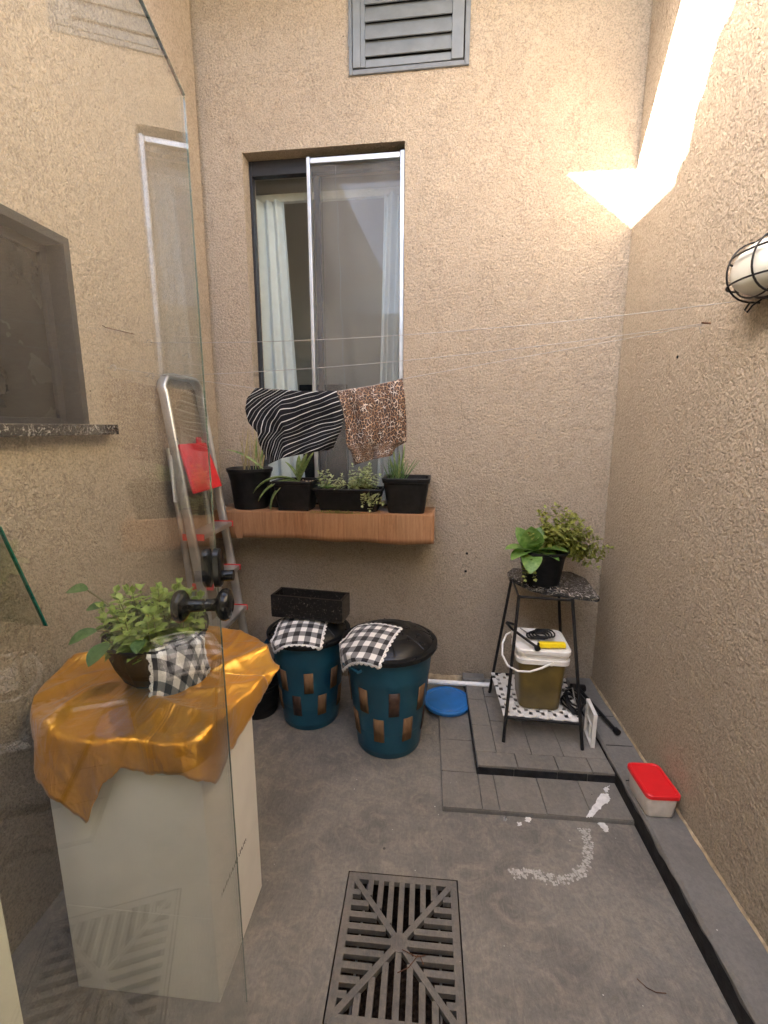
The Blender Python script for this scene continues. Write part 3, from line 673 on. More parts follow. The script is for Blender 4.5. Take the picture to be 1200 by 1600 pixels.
# 3 trough
p3 = thing('potted_plant', 'long black trough of pale creeping succulents on the window shelf', 'potted plant', bw(-.39, ZS, .12), 'planters on the window shelf')
taper_pot(-.562, -.212, -.205, -.06, ZS, 1.142, .028, .02, .014, .005, BM).build('pot', M['potblack'], p3, smooth=35)
bbox(-.552, -.222, -.196, -.07, 1.118, 1.127).build('soil', M['soil'], p3)
ml, ms = MB(), MB()
for k in range(34):
    u = random.gauss(-.335, .045); b = bw(u, 1.125, random.uniform(.09,.19)); hgt = random.uniform(.03,.13)*(1-abs(u+.335)*4)+.02
    sprig(ml, ms, b, b+Vector((random.uniform(-.03,.05), random.uniform(-.04,.02), hgt)), 5, .027, .017, .2, .9, .0011)
for k in range(5):
    b = bw(random.uniform(-.33,-.24), 1.135, .2); e = b + Vector((random.uniform(-.02,.06), -.025, -random.uniform(.05,.1))); sprig(ml, ms, b, e, 5, .026, .017, .3, .9, .0011)
for k in range(7):
    b = bw(-.535+k*.006, 1.125, .15); sprig(ml, ms, b, b+Vector((random.uniform(-.02,.03),random.uniform(-.03,.02), random.uniform(.03,.11))), 4, .026, .018, .2, .9, .0011)
stuff(ml.build('foliage', M['pale'], p3, smooth=80)); ms.build('stems', M['stem'], p3, smooth=80)['kind'] = 'stuff'
for k in range(8):
    an = k*.8; mb = MB(); leaf(mb, bw(-.495, 1.135, .16), (math.cos(an),math.sin(an)*.7,.55), (0,0,1), .048, .026, .3, .2, 5); mb.build('leaf', M['broad'], p3, smooth=80)
# moss on the shelf
mb = MB(); rnd = random.Random(8)
for k in range(420):
    u = rnd.gauss(-.43, .075); q = bw(u, ZS-.001, .222+rnd.uniform(-.012,.014)); leaf(mb, q, (rnd.uniform(-1,1), rnd.uniform(-1,.5), rnd.uniform(.15,.9)), (0,0,1), rnd.uniform(.008,.024), .003, .4, .1, 2)
mo = tag(mb.build('spilt_moss', M['moss'], smooth=80), 'green moss spilling onto the front of the window shelf', 'moss'); stuff(mo)
# 4 rectangular planter
p4 = thing('potted_plant', 'deep black rectangular planter with thin leaves at the right end of the shelf', 'potted plant', bw(-.09, ZS, .13), 'planters on the window shelf')
taper_pot(-.205, .024, -.232, -.03, ZS, 1.202, .024, .02, .03, .006, BM).build('pot', M['potblack'], p4, smooth=35)
bbox(-.18, .0, -.21, -.05, 1.17, 1.181).build('soil', M['soil'], p4)
mb = MB(); rnd = random.Random(12)
for k in range(46):
    b = bw(rnd.uniform(-.175,-.10), 1.18, rnd.uniform(.08,.2)); leaf(mb, b, (rnd.uniform(-.5,.6), rnd.uniform(-.4,.3), 1), (rnd.uniform(-1,1), -.5, .2), rnd.uniform(.06,.15), rnd.uniform(.003,.006), rnd.uniform(0,.35), .2, 5)
stuff(mb.build('blades', M['darkleaf'], p4, smooth=80))
for k, (dx, L) in enumerate([(.28,.2), (-.18,.17), (.1,.16), (-.38,.14)]):
    mb = MB(); leaf(mb, bw(-.135, 1.18, .15), (dx,-.2,1), (.5 if dx > 0 else -.5,-1,.3), L, .011, .3 if k == 0 else .12, .25, 8); mb.build('leaf', M['aloe'], p4, smooth=80)

# ------------------------------------------------------------------ ladder
lad = thing('step_ladder', 'folded aluminium step ladder with red platform leaning on the left wall', 'ladder', (-.92, 2.03, 0))
def lx(z): return -.905 - .1165*z
YLa, YLb = 1.87, 2.2
def rail(y0, y1, xo, ztop, zfoot, name, rad, mat):
    pts = []
    rr = .075
    pts = [(lx(zfoot)+xo, y0, zfoot), (lx(ztop*.5)+xo, y0, ztop*.5), (lx(ztop-rr)+xo, y0, ztop-rr)]
    for k in range(1, 7): a = R(90*k/6); pts.append((lx(ztop)+xo, y0+rr*(1-math.cos(a)), ztop-rr+rr*math.sin(a)))
    for k in range(0, 7): a = R(90*k/6); pts.append((lx(ztop)+xo, y1-rr+rr*math.sin(a), ztop-rr+rr*math.cos(a)))
    pts += [(lx(ztop*.5)+xo, y1, ztop*.5), (lx(zfoot)+xo, y1, zfoot)]
    # flat rounded section: wide across the ladder's depth
    mb = MB(); rings = []
    for k, p in enumerate(pts):
        a = Vector(pts[max(0, k-1)]); b = Vector(pts[min(len(pts)-1, k+1)]); t = (b-a).normalized(); wdir = Vector((1, 0, .1165)).normalized(); wdir = (wdir - t*wdir.dot(t)).normalized(); th = t.cross(wdir)
        rings.append([Vector(p)+wdir*q[0]+th*q[1] for q in rrect(-rad[0], rad[0], -rad[1], rad[1], rad[1]*.9, 3)])
    mb.rings(rings); mb.build(name, mat, lad, smooth=40)
rail(YLa, YLb, 0, 1.665, .012, 'front_frame', (.021, .010), M['alu_dull'])
for y, nm in ((YLa+.035, 0), (YLb-.035, 0)):
    mb = MB(); mb.tube([(lx(1.36)-.045, y, 1.36), (lx(.02)-.10, y, .012)], .013, 8); mb.build('rear_leg', M['alu_dull'], lad, smooth=50)
mb = MB(); mb.tube([(lx(.3)-.085, YLa+.035, .3), (lx(.3)-.085, YLb-.035, .3)], .008, 8); mb.build('rear_brace', M['alu_dull'], lad, smooth=50)
for z in (.98, .752, .535, .325, .115):
    mb = MB(); x = lx(z)
    mb.box(x-.045, x+.048, YLa+.012, YLb-.012, z-.022, z); o = mb.build('tread', M['alu_dull'], lad, bevel=.004)
    for k in range(5):
        mb = MB(); mb.box(x-.038+k*.018, x-.033+k*.018, YLa+.02, YLb-.02, z, z+.0015); mb.build('ridge', M['alu_dull'], o)
    for ys in (YLa+.010, YLb-.016):
        mb = MB(); mb.box(x-.047, x+.051, ys, ys+.007, z-.025, z+.004); mb.build('tread_cap', M['redplate'], lad, bevel=.001)
mb = MB(); a0 = Vector((lx(1.375)+.018, 0, 1.375)); a1 = Vector((lx(1.165)+.045, 0, 1.165))
mb.hexa([(a0.x,YLa-.005,a0.z),(a0.x,YLb-.10,a0.z),(a1.x,YLb-.07,a1.z),(a1.x,YLa-.005,a1.z)], [(a0.x+.012,YLa-.005,a0.z+.003),(a0.x+.012,YLb-.10,a0.z+.003),(a1.x+.012,YLb-.07,a1.z+.003),(a1.x+.012,YLa-.005,a1.z+.003)])
mb.build('platform', M['redplate'], lad, bevel=.004)
mb = MB(); mb.box(lx(1.25)-.03, lx(1.25)-.022, YLa-.0135, YLa+.03, 1.13, 1.33); mb.build('label_plate', M['whiteplastic'], lad)
mb = MB(); mb.box(lx(1.3)-.055, lx(1.3)-.045, YLb-.05, YLb-.012, 1.2, 1.4); mb.build('hinge_plate', M['redplate'], lad, bevel=.002)
for y in (YLa, YLb):
    mb = MB(); mb.box(lx(0)-.026, lx(0)+.026, y-.015, y+.015, 0, .03); mb.build('rubber_foot', M['rubber'], lad, bevel=.004)
    for z in (1.05, 1.4):
        mb = MB(); mb.lathe([(0,0),(.005,0),(.004,.003),(0,.004)], (lx(z)+.0215, y, z), 8, Matrix.Rotation(R(90), 3, 'Y')); mb.build('rivet', M['chrome'], lad, smooth=50)

# ------------------------------------------------------------------ bins
LIDP = [(.205,-.012),(.217,-.010),(.221,.0),(.219,.010),(.205,.014),(.196,.013),(.190,.020),(.160,.040),(.12,.054),(.105,.056),(.098,.062),(.05,.070),(0,.072)]
def bin_(c, sc, rz, label, stick):
    b = thing('waste_bin', label, 'bin', c, 'teal waste bins')
    def q(prof): return [(r*sc, z*sc) for r, z in prof]
    MB().lathe(q([(0,.004),(.138,.004),(.143,0),(.147,.006),(.158,.12),(.160,.125),(.1615,.14),(.184,.36),(.186,.365),(.188,.38),(.196,.47),(.200,.478),(.200,.486),(.19,.486),(.183,.4),(.15,.03),(0,.02)]), c, 48).build('body', M['teal'], b, smooth=35)
    lid = MB().lathe(q([(0,.478),(.198,.478),*[(r,z+.49) for r,z in LIDP]]), c, 48).build('lid', M['lidblack'], b, smooth=35)
    T = Matrix.Rotation(rz, 3, 'Z')
    for k in range(8):
        an = rz + k*math.pi/4; v = Vector((math.cos(an), math.sin(an), 0)); t = Vector((-v.y, v.x, 0)); mb = MB()
        mb.tube([Vector(c)+v*.10*sc+Vector((0,0,(.49+.0565)*sc)), Vector(c)+v*.16*sc+Vector((0,0,(.49+.040)*sc)), Vector(c)+v*.188*sc+Vector((0,0,(.49+.021)*sc))], .004*sc, 6); mb.build('lid_rib', M['lidblack'], lid, smooth=60)
    for (row, off) in ((0, 0), (1, .5)):
        n = 8
        for k in range(n):
            an = rz + (k+off)/n*2*math.pi; zc = (.285, .150)[row]*sc; hh = .058*sc; wd = .0235*sc; G = []
            for i in range(3):
                z = zc-hh+hh*i; r = (.147 + (z/sc-.006)*.1045)*sc+.0035; G.append([Vector(c)+Vector((r*math.cos(an+(j-2)/2*wd/r), r*math.sin(an+(j-2)/2*wd/r), z)) for j in range(5)])
            MB().grid(G, flip=True).build('wood_strip', M['sticker_dark' if (k*5+row*3+int(rz*10)) % 4 == 0 else 'sticker'], b, smooth=60, solid=.002)
    for an in (rz+.6, rz+.6+math.pi):
        v = Vector((math.cos(an), math.sin(an), 0)); t = Vector((-v.y, v.x, 0)); mb = MB(); p = Vector(c)+v*.2*sc+Vector((0,0,.44*sc))
        mb.tube([p+t*.05, p+t*.05+v*.018, p-t*.05+v*.018, p-t*.05], .007, 6); mb.build('handle', M['teal'], b, smooth=60)
    return b
BIN1, BIN2 = Vector((-.155, 1.935, 0)), Vector((-.565, 2.085, 0)); SC2 = .935
bin_(BIN1, 1.0, R(12), 'teal bin with wood strips and dome lid under gingham, nearest the camera', 0)
bin_(BIN2, SC2, R(-33), 'teal bin with wood strips behind, carrying the granite trough', 0)
# black bucket in the shade by the ladder
c = Vector((-.84, 2.09, 0)); bk = thing('black_bucket', 'small black bucket in the shade between ladder and rear bin', 'bucket', c)
ring_pot([(0,.0),(.085,0),(.09,.01),(.11,.15),(.116,.155),(.116,.17),(.108,.17),(.095,.04),(0,.03)], c, 28).build('body', M['potblack'], bk, smooth=35)
mb = MB(); mb.tube([c+Vector((.112*math.cos(R(a)), .02+.03*math.sin(R(a)), .165-.05*math.sin(R(a)))) for a in range(0, 181, 15)], .003, 6); mb.build('handle', M['blackmetal'], bk, smooth=60)

# granite trough on the rear bin
tr = thing('granite_trough', 'long polished black granite trough lying on the rear bin lid', 'trough', BIN2+Vector((0,0,.52)))
A = at(424, 960, 2.055); Bp = at(535, 969, 2.005); zt0 = .535; dx_ = Vector((Bp.x-A.x, Bp.y-A.y, 0)); Lt = dx_.length; dx_.normalize(); dy_ = Vector((-dx_.y, dx_.x, 0)); O = Vector((A.x, A.y, zt0))
TM = Matrix(((dx_.x, dy_.x, 0, O.x), (dx_.y, dy_.y, 0, O.y), (0, 0, 1, O.z), (0, 0, 0, 1)))
for nm, q in (('side', (0, Lt, 0, .014, .014, .112)), ('side', (0, Lt, .106, .12, .014, .112)), ('end', (0, .014, .0142, .1058, .014, .1118)), ('end', (Lt-.014, Lt, .0142, .1058, .014, .1118)), ('base', (0.001, Lt-.001, .001, .119, 0, .0138))):
    MB(M=TM).box(*q).build(nm, M['trough'], tr, bevel=.0015)
MB(M=TM).box(.015, Lt-.015, .015, .105, .0145, .06).build('fill', M['soil'], tr)

# ------------------------------------------------------------------ cloth solver (small position-based drape)
def drape(P, h, steps, collide, iters=12, grav=6.0, dt=.02, damp=.97, bend=.25, pin=None):
    P = P.copy(); V = np.zeros_like(P); n, m, _ = P.shape; P0 = P.copy()
    def con(Q, a, b, L, k):
        A = Q[a]; Bq = Q[b]; d = Bq-A; l = np.linalg.norm(d, axis=-1, keepdims=True)+1e-9; cc = .5*k*(l-L)/l*d; Q[a] += cc; Q[b] -= cc
    s_ = slice
    for st in range(steps):
        V[..., 2] -= grav*dt; V *= damp; Q = P+V*dt
        for it in range(iters):
            for o in (0, 1):
                e = (m-o)//2; f = (n-o)//2
                con(Q, (s_(None), s_(o, o+2*e, 2)), (s_(None), s_(o+1, o+2*e, 2)), h, 1); con(Q, (s_(o, o+2*f, 2),), (s_(o+1, o+2*f, 2),), h, 1)
                con(Q, (s_(o, o+2*f, 2), s_(0, m-1)), (s_(o+1, o+2*f, 2), s_(1, m)), h*1.41421, .5); con(Q, (s_(o, o+2*f, 2), s_(1, m)), (s_(o+1, o+2*f, 2), s_(0, m-1)), h*1.41421, .5)
            for o in range(4):
                ia = np.arange(o, m-2, 4); con(Q, (s_(None), ia), (s_(None), ia+2), 2*h, bend)
                ja = np.arange(o, n-2, 4); con(Q, (ja,), (ja+2,), 2*h, bend)
            Q = collide(Q, P)
            if pin is not None: Q[pin] = P0[pin]
        V = (Q-P)/dt; P = Q
    return P
def cloth_grid(cx, cy, z, side, n, rot, wr=.0, seed=1):
    rg = np.random.RandomState(seed); h = side/(n-1); a = (np.arange(n)-(n-1)/2)*h
    X, Y = np.meshgrid(a, a); c, s = math.cos(rot), math.sin(rot)
    Z = z + rg.rand(n, n)*wr
    return np.stack([cx+(X*c-Y*s)*.985, cy+(X*s+Y*c)*.985, Z], -1), h
def np_uv(n, m): return [[(j/(m-1), i/(n-1)) for j in range(m)] for i in range(n)]

# ------------------------------------------------------------------ white carton pedestal, table top, gold cloth
TC = Vector((-.748, 1.152, 0)); TR = .300; ZT = .752
bx = thing('white_carton', 'tall white carton standing as pedestal under the gold cloth', 'carton', (-.7, 1.03, 0))
MB().box(-.889, -.502, .881, 1.186, .2610, .7345).build('carton_body', M['whitecard'], bx, bevel=.0015)
MB().box(-.889, -.502, .881, 1.186, .0, .2604).build('carton_base', M['whitecard'], bx, bevel=.0015)
mb = MB(); rnd = random.Random(4); y = .93
for k in range(17):
    w_ = rnd.uniform(.004, .009); mb.box(-.5018, -.5014, y, y+w_*.55, .270, .270+rnd.choice((.008,.011,.013))); mb.box(-.5018, -.5014, y, y+w_, .270, .2725) if k % 2 else None; y += w_+.0035
stuff(mb.build('printed_line', M['ink'], bx))
tt = thing('round_tabletop', 'white round tabletop edge peeping out under the gold cloth', 'tabletop', TC+Vector((0,0,ZT-.016)))
poly = [(TC.x+TR*math.cos(R(a)), TC.y+TR*math.sin(R(a))) for a in range(0, 360, 15)]
mb = MB(); mb.prism(poly, ZT-.0165, ZT); mb.build('top', M['whiteplastic'], tt, bevel=.003)
KN = [(0,.335),(22,.34),(60,.345),(90,.345),(120,.335),(165,.335),(185,.365),(200,.405),(215,.385),(235,.39),(248,.415),(258,.455),(265,.515),(270,.46),(276,.40),(284,.365),(300,.405),(315,.475),(328,.42),(338,.385),(350,.345),(360,.335)]
def rout(a):
    a %= 360
    for (a0, r0), (a1, r1) in zip(KN, KN[1:]):
        if a0 <= a <= a1: t = (a-a0)/(a1-a0); t = t*t*(3-2*t)*.5+t*.5; return r0+(r1-r0)*t
rg = random.Random(14); fp = [rg.uniform(0, 6.28) for _ in range(8)]
def ridge(x): return (1-abs(math.sin(x)))**2
G = []; NA, NR = 288, 44
for i in range(NA+1):
    th = 360*i/NA; a = R(th); row = []; ro = rout(th)*(1+.006*math.sin(th*.9)+.003*math.sin(th*2.7)) if i not in (0, NA) else rout(0)
    RS = TR+.078*math.exp(-((th-312)/14)**2)
    fold = .6*math.sin(6*a+fp[0])+.4*math.sin(11*a+fp[1])+.12*math.sin(19*a+fp[2])
    for k in range(NR+1):
        s_l = ro*k/NR; x = s_l*math.cos(a); y = s_l*math.sin(a)
        # creases on the flat, running away from the bowl, and cross ripples
        env = max(0, min(1, (s_l-.10)/.08))
        w_ = .018*ridge(2.5*a+fp[3]+.9*math.sin(s_l*9+fp[4]))*env + .007*ridge(5*a+1.3*math.sin(s_l*14)+fp[5])*env + .003*ridge(x*22+y*13+1.5*math.sin(y*17))*env
        if s_l <= RS: r_ = s_l; z_ = ZT+.0035+w_
        else:
            L = s_l-RS; b = min(1, L/.03); out = .007*b + L*(.06+.17*fold)*(.5+.5*b); drop = math.sqrt(max(L*L*.25, L*L-out*out))*min(1, .35+L/.05) if L > 0 else 0
            if out < .004*b: out = .004*b
            r_ = RS+out; z_ = ZT+.0035+w_*(1-b)-drop
            lift = math.exp(-((th-10 if th < 180 else th-370)/9)**2); z_ += drop*lift*.9; r_ += L*.5*lift
        row.append((TC.x+r_*math.cos(a), TC.y+r_*math.sin(a), z_))
    G.append(row)
for row in G:                                             # keep clear of the door leaf and the wall
    for k, p in enumerate(row):
        x, y, z_ = p; d = x*gn.x+y*gn.y+.259
        if d > 0 and y < .9: x -= d*gn.x; y -= d*gn.y
        row[k] = (max(x, XL+.006), y, z_)
mb = MB(); mb.grid(G); tag(mb.build('gold_cloth', M['satin'], smooth=180, solid=.0012), 'shiny gold satin cloth draped over the round tabletop', 'cloth')

# potted basil in a black bowl, with its own cloth
pc = Vector((-.748, 1.145, ZT+.005)); pl = thing('potted_plant', 'leafy basil in a black faceted bowl on the gold cloth', 'potted plant', pc)
n8 = 10
def ngon(r, z, ph=.2): return [(pc.x+r*math.cos(2*math.pi*k/n8+ph), pc.y+r*math.sin(2*math.pi*k/n8+ph), pc.z+z) for k in range(n8)]
mb = MB(); mb.rings([ngon(.085,0), ngon(.092,.004), ngon(.113,.05), ngon(.134,.12), ngon(.137,.122), ngon(.136,.127), ngon(.130,.127), ngon(.12,.1), ngon(.05,.098)]); mb.build('pot', M['potblack'], pl, bevel=.0015)
# raised back rim
mb = MB(); G = []
for j in range(21):
    a = R(20+j*9.5); hgt = .055*math.sin(math.pi*j/20); G.append([(pc.x+.134*math.cos(a), pc.y+.134*math.sin(a), pc.z+.12), (pc.x+(.134+hgt*.2)*math.cos(a), pc.y+(.134+hgt*.2)*math.sin(a), pc.z+.122+hgt)])
mb.grid(G); mb.build('raised_rim', M['potblack'], pl, smooth=60, solid=.004)
mb = MB(); mb.lathe([(0,.108),(.122,.104)], pc, 20); mb.build('soil', M['soil'], pl)
ml, ms = MB(), MB(); rs = random.getstate(); random.seed(21)
for k in range(64):
    a = random.uniform(0, 6.283); r = .10*math.sqrt(random.random()); b = pc+Vector((r*math.cos(a), r*math.sin(a), .1)); tp = pc + Vector((r*math.cos(a)*1.35-.01, r*math.sin(a)*1.2, random.uniform(.13, .30)*(1-.25*r/.1)))
    sprig(ml, ms, b, tp, 6, .04, .03, .25, .95, .0018)
stuff(ml.build('foliage', M['basil'], pl, smooth=80)); ms.build('stems', M['stem'], pl, smooth=80)['kind'] = 'stuff'
lb = pc+Vector((-.02, -.01, .1))
for (tip, L, wd, d) in (((-.145,-.06,.265), .062, .042, (-1,-.1,.15)), ((-.10,-.10,.17), .07, .045, (-.8,-.6,-.1)), ((-.05,-.125,.15), .07, .05, (-.3,-1,-.3)), ((-.12,-.03,.21), .05, .035, (-.7,-.4,.1)), ((.03,-.115,.16), .05, .035, (.3,-1,-.1))):
    mb = MB(); mb.tube([lb, (lb+pc+Vector(tip))/2+Vector((0,0,.015)), pc+Vector(tip)], .0022, 5); s_ = mb.build('stem', M['stem'], pl, smooth=80)
    mb = MB(); leaf(mb, pc+Vector(tip), d, (0,-.35,1), L, wd, .3, .15, 6); mb.build('leaf', M['darkleaf'], pl, smooth=80)
random.setstate(rs)

def scallop(P, amp):
    n, m, _ = P.shape; c = P.mean((0, 1))
    for sl_, k in (((0, slice(None)), (1, slice(None))), ((n-1, slice(None)), (n-2, slice(None))), ((slice(None), 0), (slice(None), 1)), ((slice(None), m-1), (slice(None), m-2))):
        e = P[sl_]; q = P[k]; t = np.abs(np.sin(np.arange(len(e))*math.pi/4))[:, None]; P[sl_] = e + (e-q)*(t*amp-.6)
    return P
def revcol(c, prof, friction=.8, floorz=None, off=.004, wallz=None):
    rs_ = np.array([p[0] for p in prof]); zs_ = np.array([p[1] for p in prof]); o = np.argsort(rs_); rs_, zs_ = rs_[o], zs_[o]; RM = rs_[-1]
    def f(Q, P):
        dx = Q[..., 0]-c.x; dy = Q[..., 1]-c.y; r = np.sqrt(dx*dx+dy*dy)+1e-9; zz = np.interp(r, rs_, zs_)+off+c.z
        on = (r < RM) & (Q[..., 2] < zz) & ((zz-Q[..., 2] < (RM-r)*1.2+.002))
        Q[on, 2] = zz[on]; Q[on, :2] = P[on, :2]*friction+Q[on, :2]*(1-friction)
        sd_ = (r < RM+off) & (Q[..., 2] < zz-1e-5) & ~on
        k = (RM+off)/r; Q[sd_, 0] = c.x+dx[sd_]*k[sd_]; Q[sd_, 1] = c.y+dy[sd_]*k[sd_]
        return Q
    return f
def gingham_cloth(c, prof, cx, cy, side, rot, label, z0, seed, n=41, extra=None, fr=.8):
    P, h = cloth_grid(cx, cy, z0, side, n, rot, .004, seed); f0 = revcol(c, prof, fr); f = f0 if extra is None else (lambda Q, P: extra(f0(Q, P), P))
    P = drape(P, h, 90, f, 10, bend=.2); P = scallop(P, 1.3)
    mb = MB(); mb.grid(P.tolist(), np_uv(n, n)); tag(mb.build('gingham_cloth', M['gingham'], smooth=180, solid=.001), label, 'cloth', 'black and white gingham cloths')
lp1 = [(r, z+.49) for r, z in LIDP[3:]]; lp2 = [(r*SC2, (z+.49)*SC2) for r, z in LIDP[3:]]
lp1[0] = (.2215, .498); lp2[0] = (.2215*SC2, .498*SC2)
gingham_cloth(BIN1, lp1, -.25, 1.85, .25, R(-20), 'gingham cloth hanging over the front bin lid', .575, 5)
gingham_cloth(BIN2, lp2, -.585, 2.005, .25, R(2), 'gingham cloth under the granite trough on the rear bin lid', .545, 6)
bowl = [(0, .10), (.05, .108), (.11, .12), (.138, .13)]
gingham_cloth(pc, bowl, pc.x+.094, pc.y-.062, .165, R(28), 'gingham cloth hanging over the rim of the basil bowl', pc.z+.16, 7, 41, fr=.93)

# ------------------------------------------------------------------ iron stand in the corner
ZP = .0618
st = thing('plant_stand', 'black iron plant stand with granite top on the raised platform', 'stand', (.55, 2.05, ZP))
feet = [(.366, 1.871), (.701, 1.850), (.355, 2.26), (.735, 2.26)]; tops = [(.437, 2.055), (.668, 2.03), (.455, 2.33), (.69, 2.34)]; ZG = .688
def legp(k, z): t = (z-ZP)/(ZG-ZP); return Vector((feet[k][0]*(1-t)+tops[k][0]*t, feet[k][1]*(1-t)+tops[k][1]*t, z))
for k in range(4): MB().tube([legp(k, ZP), legp(k, ZG)], .0075, 8).build('leg', M['blackmetal'], st, smooth=50)
MB().tube([legp(0, ZG-.008), legp(1, ZG-.008), legp(3, ZG-.008), legp(2, ZG-.008)], .006, 8, closed=True).build('top_ring', M['blackmetal'], st, smooth=50)
zsh = .165
for a, b in ((0, 1), (1, 3), (3, 2), (2, 0)): MB().tube([legp(a, zsh), legp(b, zsh)], .006, 8).build('shelf_rail', M['blackmetal'], st, smooth=50)
tp_ = [(.467,2.165),(.50,2.10),(.56,2.055),(.762,1.99),(.775,2.0),(.80,2.26),(.76,2.36),(.62,2.405),(.47,2.40),(.43,2.33),(.425,2.25)]
MB().prism(tp_, ZG+.001, ZG+.022).build('granite_top', M['gran'], st, bevel=.004)
# white perforated shelf plate: slats crossing so that real square holes remain
sh = thing('perforated_panel', 'white plastic panel with square holes lying as shelf of the stand', 'panel', (.55, 2.05, zsh))
q0, q1, q2, q3 = legp(0, zsh)+Vector((-.012,.004,0)), legp(1, zsh)+Vector((.008,.004,0)), legp(3, zsh)+Vector((.006,-.01,0)), legp(2, zsh)+Vector((-.012,-.01,0))
def shp(s, t, z): return (q0*(1-s)+q1*s)*(1-t)+(q3*(1-s)+q2*s)*t + Vector((0, 0, z-zsh))
mb = MB(); NS, NTt = 20, 16; rnd = random.Random(6)
for i in range(NS):
    for j in range(NTt):
        if i % 3 == 1 and j % 2 == 1 or (i % 3 == 0 and j % 4 == 2): continue
        a, b, c_, d = shp(i/NS, j/NTt, zsh+.0065), shp((i+1)/NS, j/NTt, zsh+.0065), shp((i+1)/NS, (j+1)/NTt, zsh+.0065), shp(i/NS, (j+1)/NTt, zsh+.0065)
        mb.f.append([mb.P(p) for p in (a, b, c_, d)])
o = mb.build('grid_plate', M['whiteplastic'], sh)
bm = bmesh.new(); bm.from_mesh(o.data); bmesh.ops.remove_doubles(bm, verts=bm.verts, dist=1e-5); bm.to_mesh(o.data); bm.free()
md = o.modifiers.new('solid', 'SOLIDIFY'); md.thickness = .006; md.offset = 1
# a second such panel leaning on the front right leg
pn = thing('ribbed_grille', 'white ribbed plastic panel standing against the right leg of the stand', 'panel', (.74, 1.88, ZP))
TW = Matrix(((.08, -.997, 0, .757), (.997, .08, 0, 1.862), (0, 0, 1, ZP+.002), (0, 0, 0, 1)))
MB(M=TW).box(0, .012+.115, 0, .004, .0, .16).build('sheet', M['whiteplastic'], pn)
for q in ((0,.127,.0042,.016,.0,.006), (0,.127,.0042,.016,.154,.16), (0,.006,.0042,.016,.0062,.1538), (.121,.127,.0042,.016,.0062,.1538), (.0062,.1208,.0042,.012,.077,.083), (.06,.066,.0042,.0118,.0064,.0766)): MB(M=TW).box(*q).build('rib', M['whiteplastic'], pn, bevel=.001)

# bucket on the shelf
ZB = zsh+.013
bu = thing('lidded_bucket', 'square olive bucket with white lid on the shelf of the stand', 'bucket', (.54, 2.05, ZB))
RB = Matrix.Translation((.541, 2.045, ZB)) @ Matrix.Rotation(R(-3), 4, 'Z')
def bloop(hx_, hy_, r, z): return [(p[0], p[1], z) for p in rrect(-hx_, hx_, -hy_, hy_, r, 5)]
mb = MB(M=RB); mb.rings([bloop(.088,.088,.03,0), bloop(.09,.09,.03,.004), bloop(.104,.104,.032,.235)]); mb.build('body', M['olive'], bu, smooth=40)
mb = MB(M=RB); mb.rings([bloop(.105,.105,.032,.232), bloop(.116,.116,.035,.232), bloop(.117,.117,.035,.252), bloop(.109,.109,.033,.254), bloop(.109,.109,.033,.268), bloop(.114,.114,.034,.270), bloop(.114,.114,.034,.277), bloop(.108,.108,.033,.279)]); mb.build('collar', M['whiteplastic'], bu, smooth=35)
mb = MB(M=RB); mb.rings([bloop(.109,.109,.033,.2795), bloop(.119,.119,.036,.281), bloop(.119,.119,.036,.297), bloop(.115,.115,.034,.301), bloop(.106,.106,.03,.301), bloop(.103,.103,.03,.297), bloop(.05,.05,.02,.2968)]); mb.build('lid', M['whiteplastic'], bu, smooth=35)
mb = MB(M=RB)
hp = [(.03,-.122,.245),(-.01,-.13,.226),(-.06,-.132,.205),(-.11,-.115,.195),(-.15,-.08,.2),(-.17,-.03,.225),(-.165,.02,.26),(-.145,.05,.29),(-.122,.06,.30)]
mb.tube(hp[0:], .0048, 8); mb.build('handle', M['whiteplastic'], bu, smooth=60)
mb = MB(M=RB); mb.lathe([(0,0),(.012,0),(.012,.006),(0,.007)], (.03,-.117,.245), 12, Matrix.Rotation(R(90), 3, 'X')); mb.build('handle_pivot', M['whiteplastic'], bu, smooth=40)
# hacksaw
ZL = ZB+.301
hs = thing('hacksaw', 'hacksaw with yellow handle lying on the white bucket lid', 'saw', (.52, 2.0, ZL))
mb = MB(); mb.hexa([(.515,1.945,ZL+.003),(.635,1.955,ZL+.003),(.635,1.985,ZL+.003),(.515,1.975,ZL+.003)], [(.518,1.949,ZL+.026),(.633,1.958,ZL+.024),(.633,1.982,ZL+.024),(.518,1.972,ZL+.026)]); mb.build('handle', M['yellow'], hs, bevel=.006, seg=3)
mb = MB(); mb.tube([(.515,1.962,ZL+.016),(.50,1.93,ZL+.016),(.42,2.08,ZL+.028),(.40,2.12,ZL+.04),(.405,2.14,ZL+.035),(.45,2.15,ZL+.02)], .0065, 8); mb.build('frame', M['blackmetal'], hs, smooth=60)
mb = MB(); mb.tube([(.50,1.93,ZL+.016),(.502,1.918,ZL+.012)], .013, 10); mb.build('frame_end', M['lidblack'], hs, smooth=50)
mb = MB(); mb.tube([(.54,2.0,ZL+.004),(.47,2.14,ZL+.008)], .003, 6); mb.build('blade', M['chrome'], hs)
